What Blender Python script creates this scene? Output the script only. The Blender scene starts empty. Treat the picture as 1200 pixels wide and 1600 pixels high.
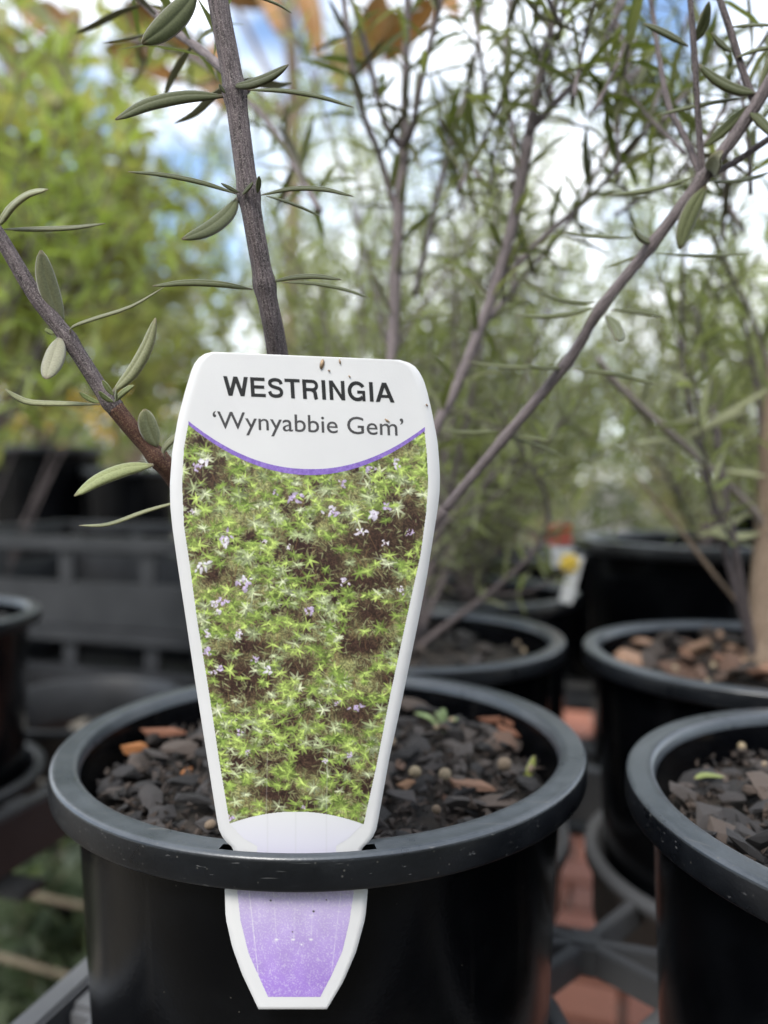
import bpy, bmesh, math, random
import numpy as np
from mathutils import Vector, Matrix

# ------------------------------------------------------------------ camera, sky, sun, exposure
scene = bpy.context.scene
CAMZ = 0.95
PITCH = math.radians(-2.35)
cam_data = bpy.data.cameras.new("camera")
cam = bpy.data.objects.new("camera", cam_data)
scene.collection.objects.link(cam)
cam.location = (0, 0, CAMZ)
cam.rotation_euler = (math.radians(90) + PITCH, 0, 0)
cam_data.sensor_fit = 'HORIZONTAL'
cam_data.sensor_width = 26.0
cam_data.lens = 26.0
cam_data.clip_start = 0.01
cam_data.clip_end = 500
cam_data.dof.use_dof = True
cam_data.dof.focus_distance = 0.178
cam_data.dof.aperture_fstop = 6.9
cam_data.dof.aperture_blades = 0
scene.camera = cam

SUN_EL, SUN_AZ = math.radians(50), math.radians(208)   # azimuth clockwise from +Y (the view direction)
world = bpy.data.worlds.new("World")
scene.world = world
world.use_nodes = True
nt = world.node_tree
nt.nodes.clear()
n_out = nt.nodes.new('ShaderNodeOutputWorld')
n_bg = nt.nodes.new('ShaderNodeBackground')
n_sky = nt.nodes.new('ShaderNodeTexSky')
n_sky.sky_type = 'NISHITA'
n_sky.sun_disc = False
n_sky.sun_elevation = SUN_EL
n_sky.sun_rotation = SUN_AZ
n_sky.air_density = 1.0
n_sky.dust_density = 0.6
n_tc = nt.nodes.new('ShaderNodeTexCoord')
n_map = nt.nodes.new('ShaderNodeMapping')
n_map.inputs['Location'].default_value = (1.98, 1.0, 0.82)
n_noise = nt.nodes.new('ShaderNodeTexNoise')
n_noise.inputs['Scale'].default_value = 2.6
n_noise.inputs['Detail'].default_value = 6
n_noise.inputs['Roughness'].default_value = 0.55
n_ramp = nt.nodes.new('ShaderNodeValToRGB')
n_ramp.color_ramp.elements[0].position = 0.40
n_ramp.color_ramp.elements[1].position = 0.56
n_mix = nt.nodes.new('ShaderNodeMix')
n_mix.data_type = 'RGBA'
n_mix.inputs[7].default_value = (8.3, 8.6, 9.0, 1)      # sunlit cloud
nt.links.new(n_tc.outputs['Generated'], n_map.inputs['Vector'])
nt.links.new(n_map.outputs[0], n_noise.inputs['Vector'])
nt.links.new(n_noise.outputs[0], n_ramp.inputs[0])
nt.links.new(n_ramp.outputs[0], n_mix.inputs[0])
nt.links.new(n_sky.outputs[0], n_mix.inputs[6])
nt.links.new(n_mix.outputs[2], n_bg.inputs[0])
n_bg.inputs[1].default_value = 0.12
nt.links.new(n_bg.outputs[0], n_out.inputs[0])

sun_data = bpy.data.lights.new("sun", 'SUN')
sun_data.energy = 1.4
sun_data.angle = math.radians(18)
sun_data.color = (1.0, 0.96, 0.9)
sun = bpy.data.objects.new("sun", sun_data)
scene.collection.objects.link(sun)
sdir = Vector((math.sin(SUN_AZ) * math.cos(SUN_EL), math.cos(SUN_AZ) * math.cos(SUN_EL), math.sin(SUN_EL)))
sun.rotation_euler = (-sdir).to_track_quat('-Z', 'Y').to_euler()

scene.view_settings.view_transform = 'Standard'
scene.view_settings.look = 'None'
scene.view_settings.gamma = 1.0
scene.view_settings.exposure = 1.32
scene.cycles.use_denoising = True
scene.cycles.max_bounces = 8
scene.cycles.transmission_bounces = 4
scene.cycles.caustics_reflective = False
scene.cycles.caustics_refractive = False

# ------------------------------------------------------------------ helpers
rng = random.Random(7)
nrng = np.random.default_rng(7)
COL = scene.collection
F = 1200.0
cp, sp = math.cos(PITCH), math.sin(PITCH)


def P(px, py, d):
    """photograph pixel (1200x1600) at forward distance d (world Y) -> world point"""
    a = (px - 600.0) / F
    b = (800.0 - py) / F
    dy = cp - b * sp
    dz = sp + b * cp
    s = d / dy
    return Vector((a * s, d, CAMZ + dz * s))


def link(o, parent=None):
    COL.objects.link(o)
    if parent is not None:
        o.parent = parent
    return o


def empty(name, loc=(0, 0, 0), rz=0.0, parent=None):
    o = bpy.data.objects.new(name, None)
    o.empty_display_size = 0.02
    o.location = loc
    o.rotation_euler = (0, 0, rz)
    return link(o, parent)


def tag(o, label=None, cat=None, group=None, kind=None):
    if label: o["label"] = label
    if cat: o["category"] = cat
    if group: o["group"] = group
    if kind: o["kind"] = kind
    return o


def make_mesh(name, verts, faces, mat=None, smooth=True, cols=None, tc=None):
    me = bpy.data.meshes.new(name)
    me.from_pydata([tuple(v) for v in verts], [], faces)
    if mat: me.materials.append(mat)
    if smooth:
        me.polygons.foreach_set('use_smooth', [True] * len(me.polygons))
    if cols is not None:
        a = me.color_attributes.new('Col', 'FLOAT_COLOR', 'POINT')
        c = np.ones((len(verts), 4), np.float32)
        c[:, :3] = np.asarray(cols, np.float32)[:, :3]
        a.data.foreach_set('color', c.ravel())
    if tc is not None:
        a = me.attributes.new('tc', 'FLOAT_VECTOR', 'POINT')
        a.data.foreach_set('vector', np.asarray(tc, np.float32).ravel())
    me.update()
    return me


def obj(name, me, parent=None, loc=None):
    o = bpy.data.objects.new(name, me)
    if loc is not None: o.location = loc
    return link(o, parent)


class MB:
    def __init__(s):
        s.v, s.f, s.c, s.t = [], [], [], []

    def add(s, verts, faces, col=None, tc=None):
        b = len(s.v)
        s.v += [tuple(p) for p in verts]
        s.f += [tuple(i + b for i in f) for f in faces]
        if col is not None:
            s.c += col if isinstance(col, list) else [col] * len(verts)
        if tc is not None:
            s.t += tc

    def box(s, c, size, mtx=None):
        x, y, z = size[0] / 2, size[1] / 2, size[2] / 2
        vs = [Vector((i * x, j * y, k * z)) for i in (-1, 1) for j in (-1, 1) for k in (-1, 1)]
        if mtx is not None: vs = [mtx @ v for v in vs]
        vs = [v + Vector(c) for v in vs]
        s.add(vs, [(0, 1, 3, 2), (4, 6, 7, 5), (0, 4, 5, 1), (2, 3, 7, 6), (0, 2, 6, 4), (1, 5, 7, 3)])

    def tube(s, pts, radii, n=8, ridge=None, col=None):
        pts = [Vector(p) for p in pts]
        m = len(pts)
        tang = []
        for i in range(m):
            t = pts[min(i + 1, m - 1)] - pts[max(i - 1, 0)]
            tang.append(t.normalized() if t.length > 1e-9 else Vector((0, 0, 1)))
        up = Vector((1, 0, 0)) if abs(tang[0].x) < 0.9 else Vector((0, 1, 0))
        nn = (up - tang[0] * up.dot(tang[0])).normalized()
        vs, fs, tcs, ln = [], [], [], 0.0
        for i in range(m):
            if i: ln += (pts[i] - pts[i - 1]).length
            nn = (nn - tang[i] * nn.dot(tang[i])).normalized()
            bb = tang[i].cross(nn)
            for k in range(n):
                a = 2 * math.pi * k / n
                r = radii[i]
                if ridge: r *= ridge(a, ln)
                vs.append(pts[i] + nn * (math.cos(a) * r) + bb * (math.sin(a) * r))
                tcs.append((math.cos(a) * radii[0] * 1000, math.sin(a) * radii[0] * 1000, ln * 1000))
        for i in range(m - 1):
            for k in range(n):
                k2 = (k + 1) % n
                fs.append((i * n + k, i * n + k2, (i + 1) * n + k2, (i + 1) * n + k))
        fs.append(tuple(range(n - 1, -1, -1)))
        fs.append(tuple((m - 1) * n + k for k in range(n)))
        s.add(vs, fs, col, tcs)

    def build(s, name, mat, parent=None, smooth=True, loc=None):
        me = make_mesh(name, s.v, s.f, mat, smooth, s.c if s.c else None, s.t if len(s.t) == len(s.v) and s.t else None)
        return obj(name, me, parent, loc)


def spline(pts, per=6):
    """Catmull-Rom through pts (any tuple length)"""
    pts = [np.array(p, float) for p in pts]
    out = []
    for i in range(len(pts) - 1):
        p0 = pts[i - 1] if i > 0 else 2 * pts[0] - pts[1]
        p1, p2 = pts[i], pts[i + 1]
        p3 = pts[i + 2] if i + 2 < len(pts) else 2 * pts[-1] - pts[-2]
        for k in range(per):
            t = k / per
            out.append(0.5 * ((2 * p1) + (-p0 + p2) * t + (2 * p0 - 5 * p1 + 4 * p2 - p3) * t * t + (-p0 + 3 * p1 - 3 * p2 + p3) * t ** 3))
    out.append(pts[-1])
    return out


def s2l(c):
    c = np.asarray(c, float) / 255.0
    return np.where(c <= 0.04045, c / 12.92, ((c + 0.055) / 1.055) ** 2.4)


def revolve(profile, n, segs_skip=None, a0=0.0):
    vs, fs = [], []
    m = len(profile)
    for k in range(n):
        a = a0 + 2 * math.pi * k / n
        for r, z in profile:
            vs.append((r * math.cos(a), r * math.sin(a), z))
    for k in range(n):
        k2 = (k + 1) % n
        for i in range(m - 1):
            if segs_skip and segs_skip(i, (k + 0.5) / n * 2 * math.pi + a0): continue
            fs.append((k * m + i, k2 * m + i, k2 * m + i + 1, k * m + i + 1))
    return vs, fs


# ------------------------------------------------------------------ materials
def new_mat(name):
    m = bpy.data.materials.new(name)
    m.use_nodes = True
    nt = m.node_tree
    return m, nt, nt.nodes['Principled BSDF'], nt.nodes['Material Output']


def N(nt, kind, **kw):
    n = nt.nodes.new(kind)
    for k, v in kw.items():
        if k in n.inputs.keys(): n.inputs[k].default_value = v
        else: setattr(n, k, v)
    return n


def mixcol(nt, fac, a, b, blend='MIX'):
    n = nt.nodes.new('ShaderNodeMix')
    n.data_type = 'RGBA'
    n.blend_type = blend
    for i, v in ((0, fac), (6, a), (7, b)):
        if isinstance(v, bpy.types.NodeSocket): nt.links.new(v, n.inputs[i])
        elif i == 0: n.inputs[0].default_value = v
        else: n.inputs[i].default_value = (*v, 1)
    return n.outputs[2]


def noise_mat(name, a, b, scale, rough=0.6, bump=0.0, bump_scale=None, coord='Object', detail=5, lo=0.35, hi=0.65, spec=0.5):
    m, nt, bs, out = new_mat(name)
    tc = N(nt, 'ShaderNodeTexCoord')
    no = N(nt, 'ShaderNodeTexNoise', Scale=scale, Detail=detail)
    nt.links.new(tc.outputs[coord], no.inputs['Vector'])
    mr = N(nt, 'ShaderNodeMapRange')
    mr.inputs[1].default_value, mr.inputs[2].default_value = lo, hi
    nt.links.new(no.outputs[0], mr.inputs[0])
    nt.links.new(mixcol(nt, mr.outputs[0], a, b), bs.inputs['Base Color'])
    bs.inputs['Roughness'].default_value = rough
    bs.inputs['Specular IOR Level'].default_value = spec
    if bump:
        n2 = N(nt, 'ShaderNodeTexNoise', Scale=bump_scale or scale * 3, Detail=4)
        nt.links.new(tc.outputs[coord], n2.inputs['Vector'])
        bp = N(nt, 'ShaderNodeBump', Strength=bump)
        bp.inputs['Distance'].default_value = 0.002
        nt.links.new(n2.outputs[0], bp.inputs['Height'])
        nt.links.new(bp.outputs[0], bs.inputs['Normal'])
    return m


def pot_material():
    m, nt, bs, out = new_mat('black_pot_plastic')
    tc = N(nt, 'ShaderNodeTexCoord')
    big = N(nt, 'ShaderNodeTexNoise', Scale=38.0, Detail=6, Roughness=0.65)
    fine = N(nt, 'ShaderNodeTexNoise', Scale=900.0, Detail=2)
    spk = N(nt, 'ShaderNodeTexVoronoi', Scale=260.0)
    wv = N(nt, 'ShaderNodeTexNoise', Scale=60.0, Detail=3)
    mp = N(nt, 'ShaderNodeMapping')
    mp.inputs['Scale'].default_value = (1, 1, 0.06)
    for n in (big, fine, spk): nt.links.new(tc.outputs['Object'], n.inputs['Vector'])
    nt.links.new(tc.outputs['Object'], mp.inputs['Vector'])
    nt.links.new(mp.outputs[0], wv.inputs['Vector'])
    r1 = N(nt, 'ShaderNodeMapRange'); r1.inputs[1].default_value, r1.inputs[2].default_value = 0.45, 0.75
    nt.links.new(big.outputs[0], r1.inputs[0])
    dust = mixcol(nt, r1.outputs[0], (0.0012, 0.0014, 0.002), (0.0038, 0.0042, 0.005))
    r2 = N(nt, 'ShaderNodeMapRange'); r2.inputs[1].default_value, r2.inputs[2].default_value = 0.055, 0.03
    nt.links.new(spk.outputs['Distance'], r2.inputs[0])
    r3 = N(nt, 'ShaderNodeMapRange'); r3.inputs[1].default_value, r3.inputs[2].default_value = 0.6, 0.72
    nt.links.new(wv.outputs[0], r3.inputs[0])
    c2 = mixcol(nt, r3.outputs[0], dust, (0.013, 0.0125, 0.012))
    mul = N(nt, 'ShaderNodeMath', operation='MULTIPLY')
    nt.links.new(r2.outputs[0], mul.inputs[0]); nt.links.new(r1.outputs[0], mul.inputs[1])
    c3 = mixcol(nt, mul.outputs[0], c2, (0.17, 0.155, 0.13))
    nt.links.new(c3, bs.inputs['Base Color'])
    bs.inputs['Specular IOR Level'].default_value = 0.21
    rr = N(nt, 'ShaderNodeMapRange'); rr.inputs[3].default_value, rr.inputs[4].default_value = 0.13, 0.28
    nt.links.new(big.outputs[0], rr.inputs[0])
    nt.links.new(rr.outputs[0], bs.inputs['Roughness'])
    bp = N(nt, 'ShaderNodeBump', Strength=0.12); bp.inputs['Distance'].default_value = 0.0004
    nt.links.new(fine.outputs[0], bp.inputs['Height'])
    nt.links.new(bp.outputs[0], bs.inputs['Normal'])
    return m


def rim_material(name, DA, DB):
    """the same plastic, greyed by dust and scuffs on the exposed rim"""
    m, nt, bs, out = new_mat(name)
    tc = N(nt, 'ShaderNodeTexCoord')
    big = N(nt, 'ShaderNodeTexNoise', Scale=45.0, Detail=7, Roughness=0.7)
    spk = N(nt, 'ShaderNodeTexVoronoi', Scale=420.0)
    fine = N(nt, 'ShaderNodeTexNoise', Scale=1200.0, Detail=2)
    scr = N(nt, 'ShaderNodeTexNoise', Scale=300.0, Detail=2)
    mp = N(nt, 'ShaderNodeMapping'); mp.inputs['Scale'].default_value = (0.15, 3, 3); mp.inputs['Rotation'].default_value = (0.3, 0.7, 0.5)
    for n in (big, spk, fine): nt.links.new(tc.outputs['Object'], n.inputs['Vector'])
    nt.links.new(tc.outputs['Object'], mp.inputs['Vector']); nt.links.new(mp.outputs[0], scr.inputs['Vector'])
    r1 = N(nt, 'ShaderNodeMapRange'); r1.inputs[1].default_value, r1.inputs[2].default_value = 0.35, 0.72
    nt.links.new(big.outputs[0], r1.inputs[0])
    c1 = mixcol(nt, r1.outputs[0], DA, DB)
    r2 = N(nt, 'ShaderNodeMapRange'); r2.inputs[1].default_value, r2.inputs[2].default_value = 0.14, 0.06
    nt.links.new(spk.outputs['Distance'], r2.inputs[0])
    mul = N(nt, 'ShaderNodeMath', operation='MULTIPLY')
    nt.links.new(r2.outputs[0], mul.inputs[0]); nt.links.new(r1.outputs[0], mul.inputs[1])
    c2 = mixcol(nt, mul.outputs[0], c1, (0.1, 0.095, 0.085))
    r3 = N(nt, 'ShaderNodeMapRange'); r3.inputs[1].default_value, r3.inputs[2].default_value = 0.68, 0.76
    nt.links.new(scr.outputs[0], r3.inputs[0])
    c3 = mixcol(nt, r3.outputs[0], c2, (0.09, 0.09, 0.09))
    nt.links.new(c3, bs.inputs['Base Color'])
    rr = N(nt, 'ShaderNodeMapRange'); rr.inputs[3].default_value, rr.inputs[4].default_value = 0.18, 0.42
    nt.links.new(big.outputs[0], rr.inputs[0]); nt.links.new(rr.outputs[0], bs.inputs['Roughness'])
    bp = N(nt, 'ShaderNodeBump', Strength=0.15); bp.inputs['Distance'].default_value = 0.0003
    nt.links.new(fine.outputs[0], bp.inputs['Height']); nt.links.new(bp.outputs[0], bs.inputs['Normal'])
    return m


def leaf_material(name, trans=0.3, rough=0.5, tint=(1, 1, 1), fine=900.0, tcol=(1.5, 1.7, 0.7), sheen=0.0):
    m, nt, bs, out = new_mat(name)
    at = N(nt, 'ShaderNodeAttribute', attribute_name='Col')
    tc = N(nt, 'ShaderNodeTexCoord')
    no = N(nt, 'ShaderNodeTexNoise', Scale=fine, Detail=4)
    nt.links.new(tc.outputs['Object'], no.inputs['Vector'])
    mr = N(nt, 'ShaderNodeMapRange'); mr.inputs[1].default_value, mr.inputs[2].default_value = 0.3, 0.7
    mr.inputs[3].default_value, mr.inputs[4].default_value = 0.84, 1.16
    nt.links.new(no.outputs[0], mr.inputs[0])
    oi = N(nt, 'ShaderNodeObjectInfo')
    mr2 = N(nt, 'ShaderNodeMapRange'); mr2.inputs[3].default_value, mr2.inputs[4].default_value = 0.8, 1.2
    nt.links.new(oi.outputs['Random'], mr2.inputs[0])
    mu = N(nt, 'ShaderNodeMath', operation='MULTIPLY')
    nt.links.new(mr.outputs[0], mu.inputs[0]); nt.links.new(mr2.outputs[0], mu.inputs[1])
    vm = N(nt, 'ShaderNodeVectorMath', operation='SCALE')
    nt.links.new(at.outputs['Color'], vm.inputs[0]); nt.links.new(mu.outputs[0], vm.inputs['Scale'])
    vt = N(nt, 'ShaderNodeVectorMath', operation='MULTIPLY')
    nt.links.new(vm.outputs[0], vt.inputs[0]); vt.inputs[1].default_value = tint
    nt.links.new(vt.outputs[0], bs.inputs['Base Color'])
    bs.inputs['Roughness'].default_value = rough
    bs.inputs['Specular IOR Level'].default_value = 0.3
    bs.inputs['Sheen Weight'].default_value = sheen
    bs.inputs['Sheen Roughness'].default_value = 0.45
    bp = N(nt, 'ShaderNodeBump', Strength=0.25); bp.inputs['Distance'].default_value = 0.0003
    nt.links.new(no.outputs[0], bp.inputs['Height']); nt.links.new(bp.outputs[0], bs.inputs['Normal'])
    if trans > 0:
        tr = N(nt, 'ShaderNodeBsdfTranslucent')
        vt2 = N(nt, 'ShaderNodeVectorMath', operation='MULTIPLY')
        nt.links.new(vt.outputs[0], vt2.inputs[0]); vt2.inputs[1].default_value = tcol
        nt.links.new(vt2.outputs[0], tr.inputs['Color'])
        ms = N(nt, 'ShaderNodeMixShader'); ms.inputs[0].default_value = trans
        nt.links.new(bs.outputs[0], ms.inputs[1]); nt.links.new(tr.outputs[0], ms.inputs[2])
        nt.links.new(ms.outputs[0], out.inputs['Surface'])
    return m


def bark_material(name, a, b, c):
    """stem bark: attribute tc = (around mm, around mm, along mm)"""
    m, nt, bs, out = new_mat(name)
    at = N(nt, 'ShaderNodeAttribute', attribute_name='tc')
    mp = N(nt, 'ShaderNodeMapping'); mp.inputs['Scale'].default_value = (1.5, 1.5, 0.13)
    nt.links.new(at.outputs['Vector'], mp.inputs['Vector'])
    n1 = N(nt, 'ShaderNodeTexNoise', Scale=1.5, Detail=6, Roughness=0.65)
    nt.links.new(mp.outputs[0], n1.inputs['Vector'])
    n2 = N(nt, 'ShaderNodeTexNoise', Scale=3.2, Detail=4, Roughness=0.7)
    nt.links.new(at.outputs['Vector'], n2.inputs['Vector'])
    r1 = N(nt, 'ShaderNodeMapRange'); r1.inputs[1].default_value, r1.inputs[2].default_value = 0.38, 0.62
    nt.links.new(n1.outputs[0], r1.inputs[0])
    c1 = mixcol(nt, r1.outputs[0], a, b)
    r2 = N(nt, 'ShaderNodeMapRange'); r2.inputs[1].default_value, r2.inputs[2].default_value = 0.5, 0.68
    nt.links.new(n2.outputs[0], r2.inputs[0])
    c2 = mixcol(nt, r2.outputs[0], c1, c)
    nt.links.new(c2, bs.inputs['Base Color'])
    bs.inputs['Roughness'].default_value = 0.8
    bs.inputs['Specular IOR Level'].default_value = 0.3
    bp = N(nt, 'ShaderNodeBump', Strength=0.7); bp.inputs['Distance'].default_value = 0.0004
    nt.links.new(n1.outputs[0], bp.inputs['Height']); nt.links.new(bp.outputs[0], bs.inputs['Normal'])
    return m


def attr_mat(name, rough=0.45, spec=0.5, coat=0.0):
    m, nt, bs, out = new_mat(name)
    at = N(nt, 'ShaderNodeAttribute', attribute_name='Col')
    nt.links.new(at.outputs['Color'], bs.inputs['Base Color'])
    bs.inputs['Roughness'].default_value = rough
    bs.inputs['Specular IOR Level'].default_value = spec
    return m


def chip_material(name, ramp):
    m, nt, bs, out = new_mat(name)
    oi = N(nt, 'ShaderNodeObjectInfo')
    cr = N(nt, 'ShaderNodeValToRGB')
    cr.color_ramp.interpolation = 'LINEAR'
    els = cr.color_ramp.elements
    while len(els) < len(ramp): els.new(0.5)
    for e, (p, c) in zip(els, ramp): e.position, e.color = p, (*c, 1)
    nt.links.new(oi.outputs['Random'], cr.inputs[0])
    tc = N(nt, 'ShaderNodeTexCoord')
    mp = N(nt, 'ShaderNodeMapping'); mp.inputs['Scale'].default_value = (1, 5, 3)
    no = N(nt, 'ShaderNodeTexNoise', Scale=220.0, Detail=5, Roughness=0.65)
    nt.links.new(tc.outputs['Object'], mp.inputs['Vector']); nt.links.new(mp.outputs[0], no.inputs['Vector'])
    mr = N(nt, 'ShaderNodeMapRange'); mr.inputs[1].default_value, mr.inputs[2].default_value = 0.3, 0.7
    mr.inputs[3].default_value, mr.inputs[4].default_value = 0.45, 1.5
    nt.links.new(no.outputs[0], mr.inputs[0])
    vm = N(nt, 'ShaderNodeVectorMath', operation='SCALE')
    nt.links.new(cr.outputs[0], vm.inputs[0]); nt.links.new(mr.outputs[0], vm.inputs['Scale'])
    nt.links.new(vm.outputs[0], bs.inputs['Base Color'])
    bs.inputs['Roughness'].default_value = 0.75
    bp = N(nt, 'ShaderNodeBump', Strength=0.6); bp.inputs['Distance'].default_value = 0.0006
    nt.links.new(no.outputs[0], bp.inputs['Height']); nt.links.new(bp.outputs[0], bs.inputs['Normal'])
    return m


M_POT = pot_material()
M_RIM = rim_material('weathered_sky_sheen_rim_top', (0.03, 0.036, 0.044), (0.066, 0.075, 0.086))  # bluish grey base paints the sky's reflection onto the rim top
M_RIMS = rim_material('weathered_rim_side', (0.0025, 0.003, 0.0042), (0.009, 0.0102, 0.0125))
M_TRAY = noise_mat('sky_lit_tray_plastic', (0.07, 0.073, 0.08), (0.12, 0.123, 0.13), 14, 0.45, 0.15, 300)  # lightened base stands in for sky light missing on the front tray
M_TRAYD = noise_mat('dark_tray_plastic', (0.012, 0.013, 0.015), (0.03, 0.031, 0.034), 14, 0.45, 0.15, 300)
M_SOIL = noise_mat('potting_mix', (0.008, 0.007, 0.006), (0.03, 0.022, 0.016), 160, 0.9, 0.8, 400)
M_CHIP = chip_material('bark_chip', [(0, (0.012, 0.011, 0.011)), (0.5, (0.028, 0.025, 0.025)), (0.8, (0.06, 0.05, 0.045)), (0.93, (0.085, 0.06, 0.046)), (0.98, (0.13, 0.07, 0.045)), (1.0, (0.24, 0.13, 0.07))])
M_CHIPO = chip_material('tan_bark_chip', [(0, (0.025, 0.022, 0.02)), (0.45, (0.06, 0.04, 0.03)), (0.75, (0.2, 0.1, 0.06)), (1.0, (0.38, 0.24, 0.16))])
M_PEB = chip_material('pebble', [(0, (0.16, 0.11, 0.07)), (0.5, (0.25, 0.19, 0.13)), (1.0, (0.38, 0.3, 0.18))])
M_CRUMB = noise_mat('bark_crumb', (0.008, 0.007, 0.0065), (0.065, 0.044, 0.032), 190, 0.85, 0.4, 800, lo=0.38, hi=0.72)
M_LEAF = leaf_material('westringia_leaf', 0.22, 0.6, fine=2200.0, sheen=0.35)
M_LEAFB = leaf_material('background_leaf', 0.42, 0.5, fine=120.0)
M_BROAD = leaf_material('broad_leaf', 0.45, 0.35, fine=60.0, tcol=(1.5, 1.55, 0.8))
M_MAG = leaf_material('magnolia_leaf', 0.15, 0.45, fine=40.0)
M_STEM = bark_material('westringia_stem', (0.026, 0.02, 0.021), (0.13, 0.102, 0.104), (0.27, 0.235, 0.22))
M_STEMB = bark_material('brown_stem', (0.04, 0.018, 0.014), (0.11, 0.05, 0.035), (0.25, 0.16, 0.1))
M_STEML = bark_material('pale_westringia_stem', (0.06, 0.047, 0.049), (0.19, 0.155, 0.158), (0.3, 0.265, 0.25))
M_TRUNK = bark_material('tan_trunk', (0.16, 0.11, 0.075), (0.3, 0.22, 0.16), (0.36, 0.29, 0.22))
M_WHITE = noise_mat('tag_plastic', (0.655, 0.65, 0.65), (0.69, 0.685, 0.68), 60, 0.38, 0.03, 2500)
M_PRINT = attr_mat('tag_print', 0.4)
M_INK = noise_mat('black_ink', (0.012, 0.012, 0.013), (0.02, 0.02, 0.021), 400, 0.45)
M_INKG = noise_mat('grey_ink', (0.055, 0.053, 0.055), (0.075, 0.072, 0.074), 400, 0.45)
M_PURP = noise_mat('purple_ink', (0.19, 0.11, 0.42), (0.29, 0.19, 0.55), 1800, 0.45)
M_DIRT = noise_mat('dirt_fleck', (0.2, 0.13, 0.08), (0.4, 0.28, 0.17), 900, 0.8)
M_BRICK = chip_material('paving_brick', [(0, (0.11, 0.038, 0.022)), (0.5, (0.17, 0.055, 0.03)), (1, (0.23, 0.08, 0.042))])
M_GROUND = noise_mat('ground', (0.09, 0.078, 0.062), (0.16, 0.14, 0.11), 9, 0.95, 0.4, 120)
M_MORTAR = noise_mat('paving_sand', (0.13, 0.115, 0.095), (0.2, 0.18, 0.15), 60, 0.95, 0.3, 300)
M_STEEL = noise_mat('bench_steel', (0.014, 0.0145, 0.016), (0.028, 0.028, 0.03), 20, 0.5)
M_BAMBOO = noise_mat('bamboo', (0.2, 0.165, 0.115), (0.3, 0.25, 0.18), 40, 0.6)
M_YEL = noise_mat('yellow_petal', (0.75, 0.5, 0.02), (0.85, 0.62, 0.06), 90, 0.5)
M_RED = noise_mat('red_plastic', (0.4, 0.07, 0.04), (0.5, 0.1, 0.06), 90, 0.5)

# ------------------------------------------------------------------ the ground and the paving
def sheet(name, x0, x1, y0, y1, z, mat, n=1):
    vs, fs = [], []
    for j in range(n + 1):
        for i in range(n + 1):
            vs.append((x0 + (x1 - x0) * i / n, y0 + (y1 - y0) * j / n, z))
    for j in range(n):
        for i in range(n):
            a = j * (n + 1) + i
            fs.append((a, a + 1, a + n + 2, a + n + 1))
    return obj(name, make_mesh(name, vs, fs, mat, False))


tag(sheet('ground', -150, 150, -100, 250, 0.0, M_GROUND), kind='structure')
paving = tag(sheet('brick_paving', -1.0, 2.6, 0.2, 4.2, 0.004, M_MORTAR), kind='structure')

U = Vector((0.953, -0.303, 0))       # along a row of pots
V = Vector((0.303, 0.953, 0))        # away from the camera
ROT = math.atan2(U.y, U.x)


def brick_mesh():
    bm = bmesh.new()
    bmesh.ops.create_cube(bm, size=1)
    bmesh.ops.scale(bm, vec=(0.222, 0.104, 0.045), verts=bm.verts)
    bmesh.ops.bevel(bm, geom=bm.edges[:], offset=0.005, segments=1, affect='EDGES')
    me = bpy.data.meshes.new('brick'); bm.to_mesh(me); bm.free()
    me.materials.append(M_BRICK)
    return me


bk = brick_mesh()
cnt = 0
for j in range(24):
    for i in range(9):
        p = V * (0.45 + j * 0.114) + U * (-0.35 + i * 0.233 + (j % 2) * 0.116)
        o = obj('brick', bk, paving, (p.x, p.y, 0.004 + 0.012 + rng.uniform(-0.0015, 0.0015)))
        o.rotation_euler = (0, 0, ROT + rng.uniform(-0.01, 0.01))
        cnt += 1

# ------------------------------------------------------------------ trays and benches
RIMZ = CAMZ - 0.0865
TRAYZ = CAMZ - 0.194
PIT = 0.181
MAIN = Vector((-0.0203, 0.260, 0))


def G(u, v, z=0.0):
    """grid position: u metres along a row, v metres away, from the main pot"""
    p = MAIN + U * u + V * v
    return Vector((p.x, p.y, z))


def ring_mesh():
    prof = [(0.0795, -0.038), (0.0795, -0.001), (0.0805, 0.0), (0.0855, 0.0), (0.0865, -0.001), (0.0865, -0.007), (0.082, -0.007), (0.082, -0.038), (0.0795, -0.038)]
    vs, fs = revolve(prof, 64)
    return make_mesh('ring', vs, fs, M_TRAY)


def bar_mesh(name, l, w, h, mat):
    mb = MB(); mb.box((0, 0, -h / 2), (l, w, h))
    bm = bmesh.new()
    me = make_mesh(name, mb.v, mb.f, mat, False)
    bm.from_mesh(me)
    bmesh.ops.bevel(bm, geom=bm.edges[:], offset=min(w, h) * 0.12, segments=2, affect='EDGES')
    bm.to_mesh(me); bm.free()
    return me


TRAY_SETS = {}
ST_L = 0.044


def tray_set(mat):
    if mat.name not in TRAY_SETS:
        r = ring_mesh(); r.materials.clear(); r.materials.append(mat)
        TRAY_SETS[mat.name] = dict(
            ring=r, arm=bar_mesh('star_rib', ST_L, 0.0055, 0.012, mat), hub=bar_mesh('star_hub', 0.013, 0.013, 0.014, mat),
            floor=bar_mesh('floor_bar', PIT * 2 + 0.03, 0.02, 0.005, mat), post=bar_mesh('corner_post', 0.012, 0.012, 0.053, mat),
            link=bar_mesh('link_rib', 0.014, 0.02, 0.03, mat))
    return TRAY_SETS[mat.name]


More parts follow.
